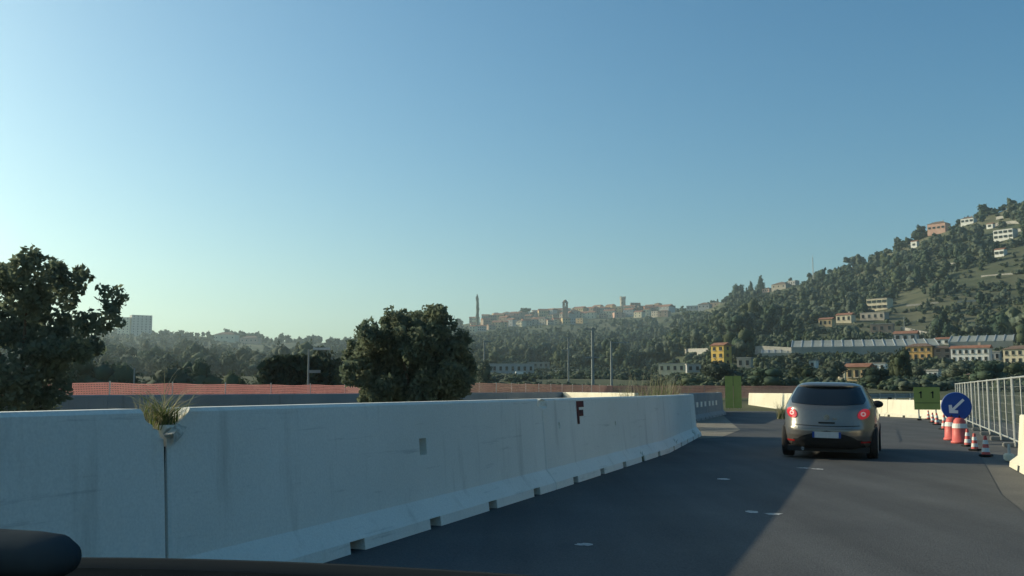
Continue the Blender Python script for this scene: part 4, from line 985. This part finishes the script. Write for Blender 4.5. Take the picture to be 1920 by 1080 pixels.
    # side glass, pillars
    for sx in (-1, 1):
        for y0, y1, nm in ((-1.05, -.28, 'rear_side_window'), (-.20, .62, 'front_side_window')):
            V = []; nu, nv = 8, 5
            for j_ in range(nv + 1):
                for i in range(nu + 1):
                    v = j_ / nv; z = 1.02 + .34 * v; ya = y0 - (.0 if y0 > -.5 else .25 * (1 - v)); yb = min(y1, sl(z)[2] - .18); V.append(side_pt(ya + (yb - ya) * i / nu, z, sx, .006))
            MB().add(V, [(j_ * (nu + 1) + i, j_ * (nu + 1) + i + 1, (j_ + 1) * (nu + 1) + i + 1, (j_ + 1) * (nu + 1) + i) for j_ in range(nv) for i in range(nu)]).build(nm, M_CARGLASS, t, smooth=True)
        q = side_pt(.72, 1.02, sx, .0)
        MB().lathe([(.02, -.07), (.075, -.06), (.088, .0), (.07, .07), (.02, .10)], 14, axis='y').build('wing_mirror', M_TRIM, t, q + Vector((sx * .16, 0, .02)), smooth=True).scale = (1.35, 1, .9)
        MB().tube([q + Vector((-sx * .05, 0, -.03)), q + Vector((sx * .1, 0, .0))], .025, 6).build('mirror_stalk', M_TRIM, t)
        for y in (-1.32, 1.30):
            V = [side_pt(y, .3, sx, 0) for _ in ()]
            pts = [side_pt(y + .36 * math.cos(a_), max(.2, .33 + .36 * math.sin(a_)), sx, .005) for a_ in (2 * math.pi * i / 24 for i in range(24))]
            MB().add(pts, [tuple(range(24))]).build('wheel_arch', M_TRIM, t)
            w_ = MB().lathe([(.22, -.1), (.29, -.105), (.315, -.08), (.315, .08), (.29, .105), (.22, .1)], 24, axis='x').build('wheel', M_RUBBER, t, (sx * .79, y, .315), smooth=True)
            MB().lathe([(.21, -.11), (.20, -.112), (.05, -.09), (.05, .09), (.20, .112), (.21, .11)], 20, axis='x').build('rim', M_STEEL, w_)
    MB().box((0, 0, .19), (1.5, 3.8, .1)).build('underbody', M_TRIM, t)
    return t
hatchback((6.50, 19.6, .012), R(-22.0)).scale = (.955, .955, .955)

# ------------------------------------------------------------------ signs, cones, fence on the outside of the bend
M_BLUE = mat('blue_sign_face', (.010, .055, .26), (.012, .065, .30), scale=5, rough=.45)
M_SIGNW = mat('sign_white', (.62, .66, .70), rough=.45)
M_OLIVE = mat('olive_green_board', (.27, .31, .08), (.31, .35, .10), scale=2, rough=.6)
M_BLACK = mat('matt_black', (.012, .012, .012), rough=.8)
def blue_sign(px, py, Y):
    c = at(px, py, Y); t = thing('round_sign', 'blue round sign with a white arrow pointing down to the lane', 'road sign', (c.x, c.y, .0), R(-26)); z = c.z
    fc = MB().lathe([(.345, -.012), (.36, 0), (.345, .012)], 40, (0, 0, z), 'y').build('sign_disc', M_BLUE, t)
    MB().lathe([(.366, .013), (.366, .03)], 40, (0, 0, z), 'y').build('sign_rim', M_WHITE, t)
    a = R(225); d = Vector((math.cos(a), 0, math.sin(a))); n = Vector((-d.z, 0, d.x)); C = Vector((.0, -.0165, z)); mb = MB()
    P = lambda u, v: C + d * u + n * v
    mb.add([P(-.25, .032), P(-.25, -.032), P(.10, -.032), P(.10, .032)], [(0, 1, 2, 3)])
    mb.add([P(.24, .0), P(.10, .15), P(.045, .10), P(.10, .032), P(.10, -.032), P(.045, -.10), P(.10, -.15)], [(0, 1, 2, 3, 4, 5, 6)])
    mb.build('arrow', M_SIGNW, t)
    for x in (-.12, .12): MB().box((x, .06, z / 2 - .05), (.04, .03, z - .02)).build('leg', M_STEEL, t)
    for x in (-.12, .12): MB().box((x, .06, .03), (.08, .5, .05)).build('foot', M_STEEL, t)
    return t
blue_sign(1793, 762, 24.8)
def board_sign(px, py, Y, w, h, label, arrows, rz, panels=1, legs=.45):
    c = at(px, py, Y); t = thing('board_sign', label, 'road sign', (c.x, c.y, .0), rz); z = c.z
    pw = w / panels
    for i in range(panels):
        x = -w / 2 + pw * (i + .5); MB().box((x, 0.03 * (i % 2), z), (pw - .03, .03, h)).build('board', M_OLIVE, t, bevel=.006)
        MB().box((x, .03 + .03 * (i % 2), z), (pw - .1, .028, .06)).build('brace', M_STEEL, t)
    for x in (-w * .32, w * .32): MB().box((x, .075, (z + h / 3) / 2), (.05, .05, z + h / 3)).build('leg', M_STEEL, t)
    for x in (-w * .32, w * .32): MB().box((x, .075, .04), (.16, .6, .07)).build('foot', M_BLACK, t)
    if arrows:
        for x in (-w * .22, w * .22):
            mb = MB(); zc = z + h * .16
            mb.box((x, -.018, zc - .03), (.05, .006, .22)); mb.add([(x - .1, -.021, zc + .07), (x + .02, -.021, zc + .17), (x + .05, -.021, zc + .06)], [(0, 1, 2)])
            mb.build('arrow_mark', M_BLACK, t)
        MB().box((0, -.018, z - h * .2), (w * .92, .006, .02)).build('rule', M_BLACK, t)
    return t
board_sign(1738, 747, 41, 1.05, .95, 'olive green board sign with two black arrow marks', True, R(-20))
board_sign(1375, 735, 62, 1.05, 2.05, 'pair of tall narrow olive green boards at the bend', False, R(-12), 2)
CG = 'cones along the edge of the works'
def cone(p, h, label, first=None, white=True):
    t = thing('traffic_cone', label, 'traffic cone', p, RNG.uniform(0, 1), CG); r = h * .21
    MB().box((0, 0, .02), (h * .56, h * .56, .04)).build('base', M_BLACK if white else M_RED, t, bevel=.012)
    rr = lambda z: r * (1 - z / h) + .025 * (z / h)
    ks = [.04 / h, .24, .42, .60, .78, 1]
    MB().lathe([(rr(ks[0] * h) , ks[0] * h), (rr(h), h)], 18).build('cone_body', M_RED, t, smooth=False)
    for a_, b_ in ((.22, .42), (.60, .80)): MB().lathe([(rr(a_ * h) + .004, a_ * h), (rr(b_ * h) + .004, b_ * h)], 18).build('white_band', M_WHITE, t)
    return t
for px, py, h, lab in [(1849, 857, .50, 'red and white cone nearest the car, first of the row'), (1828, 846, .46, 'second cone in the row before the blue sign'), (1815, 838, .50, 'third cone, close beside the red barrels'), (1806, 832, .56, 'cone touching the side of the red barrels'),
                       (1771, 806, .62, 'cone just past the blue sign'), (1757, 797, .55, 'cone standing before the green board sign'), (1749, 793, .5, 'cone at the foot of the green board sign'), (1741, 787, .5, 'farthest cone, beside the low cream barrier')]:
    q = gnd(px, py); cone((q.x, q.y, .013), h * .78, lab)
def barrel(p, h, label, rz):
    t = thing('traffic_barrel', label, 'traffic barrel', p, rz, 'tall red plastic barrels under the blue sign')
    MB().lathe([(.21, 0), (.21, .05), (.185, .06), (.17, h * .55), (.13, h * .9), (.08, h)], 20).build('barrel_body', M_RED, t, smooth=True)
    MB().lathe([(.172, h * .60), (.155, h * .78)], 20).build('white_band', M_WHITE, t)
    MB().tube([(-.06, 0, h - .01), (0, 0, h + .05), (.06, 0, h - .01)], .016, 6).build('handle', M_BLACK, t)
for px, py, h, lab in ((1786, 826, .58, 'red plastic barrel on the far side under the blue sign'), (1801, 832, .60, 'red plastic barrel next to the cones under the blue sign')):
    q = gnd(px, py); barrel((q.x, q.y, .013), h, lab, px)

M_FENCE = mat('fence_steel', (.34, .35, .34), (.42, .43, .41), scale=5, rough=.5, metal=.3)
FG = 'wire mesh fence panels beside the cones'
def fence_panel(a, b, label, h=1.58):
    d = Vector((b[0] - a[0], b[1] - a[1], 0)); L = d.length; t = thing('mesh_fence', label, 'fence', (a[0], a[1], .0), math.atan2(d.y, d.x), FG)
    for x in (.05, L - .05): MB().tube([(x, 0, .02), (x, 0, h)], .026, 8).build('post', M_FENCE, t)
    for z in (.16, h - .03): MB().tube([(.05, 0, z), (L - .05, 0, z)], .022, 8).build('rail', M_FENCE, t)
    for x in (L / 2,): MB().tube([(x, 0, .16), (x, 0, h - .03)], .016, 6).build('middle_bar', M_FENCE, t)
    mb = MB(); n = int(L / .2)
    for i in range(1, n): mb.box((L * i / n, .004, h / 2 + .06), (.004, .004, h - .2))
    for j_ in range(1, 7): mb.box((L / 2, -.004, .16 + (h - .19) * j_ / 7), (L - .1, .004, .004))
    o = mb.build('wire_mesh', M_FENCE, t); o['kind'] = 'stuff'
    MB().box((0, 0, .05), (.2, .5, .10)).build('concrete_foot', M_RW, t, bevel=.02)
    return t
f0 = Vector((9.0, 16.0, 0)); f1 = Vector((19.3, 42.0, 0)); nf = 9
words_ = ['nearest', 'second', 'third', 'fourth', 'fifth', 'sixth', 'seventh', 'eighth', 'farthest']
for i in range(nf):
    a_, b_ = f0.lerp(f1, i / nf), f0.lerp(f1, (i + 1) / nf); u = (b_ - a_).normalized() * .03
    fence_panel((a_ + u).xy, (b_ - u).xy, f'wire mesh fence panel, {words_[i]} along the row from the cream barrier end')
q = gnd(1893, 866); t = thing('concrete_block', 'loose pale concrete block lying at the end of the fence', 'concrete block', (q.x, q.y, .01), R(-20))
MB().box((0, 0, .07), (.16, .34, .12)).build('block', M_CREAM, t, bevel=.02); MB().tube([(0, 0, .12), (0, 0, .30)], .025, 8).build('socket', M_STEEL, t)
# guard rail behind the low cream barrier
def guard_rail(a, b, label):
    d = Vector((b[0] - a[0], b[1] - a[1], 0)); L = d.length; t = thing('guard_rail', label, 'guard rail', (a[0], a[1], 0), math.atan2(d.y, d.x))
    mb = MB(); pr = [(0, .82), (-.05, .88), (-.05, .93), (0, .97), (-.05, 1.01), (-.05, 1.07), (0, 1.12)]; V = [(0, y, z) for y, z in pr] + [(L, y, z) for y, z in pr] + [(0, y + .012, z) for y, z in pr] + [(L, y + .012, z) for y, z in pr]
    mb.add(V, [(i, i + 1, i + 8, i + 7) for i in range(6)] + [(i + 14, i + 21, i + 22, i + 15) for i in range(6)]); mb.build('beam', M_FENCE, t)
    for i in range(int(L / 2) + 1): MB().box((i * 2 + .2, .06, .55), (.1, .06, 1.1)).build('post', M_STEEL, t)
guard_rail((26.5, 62), (20.0, 56), 'pale guard rail above the low cream barrier')

# ------------------------------------------------------------------ the car the picture is taken from: dark dashboard along the lower edge
def own_car():
    h = R(20); t = thing('dashboard', 'dark car dashboard and bonnet along the bottom edge', 'car', (0, 0, 0), -h)
    D = .74; M_DASH = mat('dashboard_plastic', (.008, .011, .013), (.011, .014, .016), scale=40, rough=1, spec=0); M_BONNET = mat('dark_bonnet_paint', (.02, .024, .028), rough=.3, spec=.5)  # dashboard colour darkened to stand in for shade from the unbuilt roof
    zd = lambda x: 1.1105 - .06 * (x + .3) ** 2
    yd = lambda x: D + .03
    V = []; xs = [-1.15 + 2.1 * i / 24 for i in range(25)]
    for x in xs: V += [(x, yd(x) - .45, zd(x) - .075), (x, yd(x) - .2, zd(x) - .03), (x, yd(x), zd(x) - .004), (x, yd(x) + .02, zd(x) - .03), (x, yd(x) - .3, .6)]
    Q = [(5 * i + a, 5 * i + (a + 1) % 5, 5 * i + 5 + (a + 1) % 5, 5 * i + 5 + a) for i in range(24) for a in range(5)]
    MB().add(V, Q).build('dashboard_top', M_DASH, t, smooth=True)
    V = []
    for x in xs: V += [(x, yd(x) + .026, zd(x) - .03), (x, yd(x) + .028, zd(x) + .0005), (x, yd(x) + .036, zd(x) + .0005), (x, yd(x) + .04, zd(x) - .03)]
    MB().add(V, [(4 * i + a, 4 * i + (a + 1) % 4, 4 * i + 4 + (a + 1) % 4, 4 * i + 4 + a) for i in range(24) for a in range(4)]).build('windscreen_trim', mat('grey_trim', (.035, .04, .043), rough=1, spec=0), t, smooth=True)
    # instrument hood, a rounded lump at the driver's side
    p = at(140, 1046, .62); q = Matrix.Rotation(h, 3, 'Z') @ p
    MB().lathe([(.002, -.20), (.010, -.195), (.0145, -.18), (.015, .055), (.0138, .075), (.009, .085), (.002, .089)], 20, axis='x').build('instrument_hood', mat('binnacle_plastic', (.045, .055, .062), (.055, .065, .072), scale=40, rough=1, spec=0), t, (q.x - .088, q.y, q.z), smooth=True)
    # bonnet falling away ahead of the windscreen, wings, wheels
    V = []; n = 12
    for j_, (y, z) in enumerate(((.86, 1.0), (1.2, .95), (1.6, .87), (1.95, .76), (2.1, .6), (2.12, .25))):
        for i in range(n + 1):
            x = -.95 + 1.9 * i / n; e = abs(i / n * 2 - 1); V.append((x, y - .12 * e ** 3, z - .09 * e ** 4))
    MB().add(V, [(j_ * (n + 1) + i, j_ * (n + 1) + i + 1, (j_ + 1) * (n + 1) + i + 1, (j_ + 1) * (n + 1) + i) for j_ in range(5) for i in range(n)]).build('bonnet', M_BONNET, t, smooth=True)
    for x in (-.95, .95): MB().box((x, .9, .62), (.02, 1.6, .5)).build('wing', M_BONNET, t)
    for x in (-.82, .82):
        w_ = MB().lathe([(.22, -.1), (.30, -.1), (.315, -.07), (.315, .07), (.30, .1), (.22, .1)], 20, axis='x').build('wheel', M_RUBBER, t, (x, 1.25, .33), smooth=True)
        MB().lathe([(.21, -.11), (.21, .11)], 16, axis='x').build('rim', M_STEEL, w_)
own_car()

# ------------------------------------------------------------------ haze
hb = MB().box((0, 200, 150), (7600, 7600, 320)).build('haze', None)
hb['kind'] = 'stuff'
hm = bpy.data.materials.new('haze_air'); hm.use_nodes = True; hn = hm.node_tree.nodes; hn.clear()
pv = hn.new('ShaderNodeVolumePrincipled'); pv.inputs['Color'].default_value = (.76, .94, 1.0, 1); pv.inputs['Density'].default_value = .00018; pv.inputs['Anisotropy'].default_value = .45
ho = hn.new('ShaderNodeOutputMaterial'); hm.node_tree.links.new(pv.outputs[0], ho.inputs['Volume']); hb.data.materials.append(hm)
hb.display_type = 'WIRE'
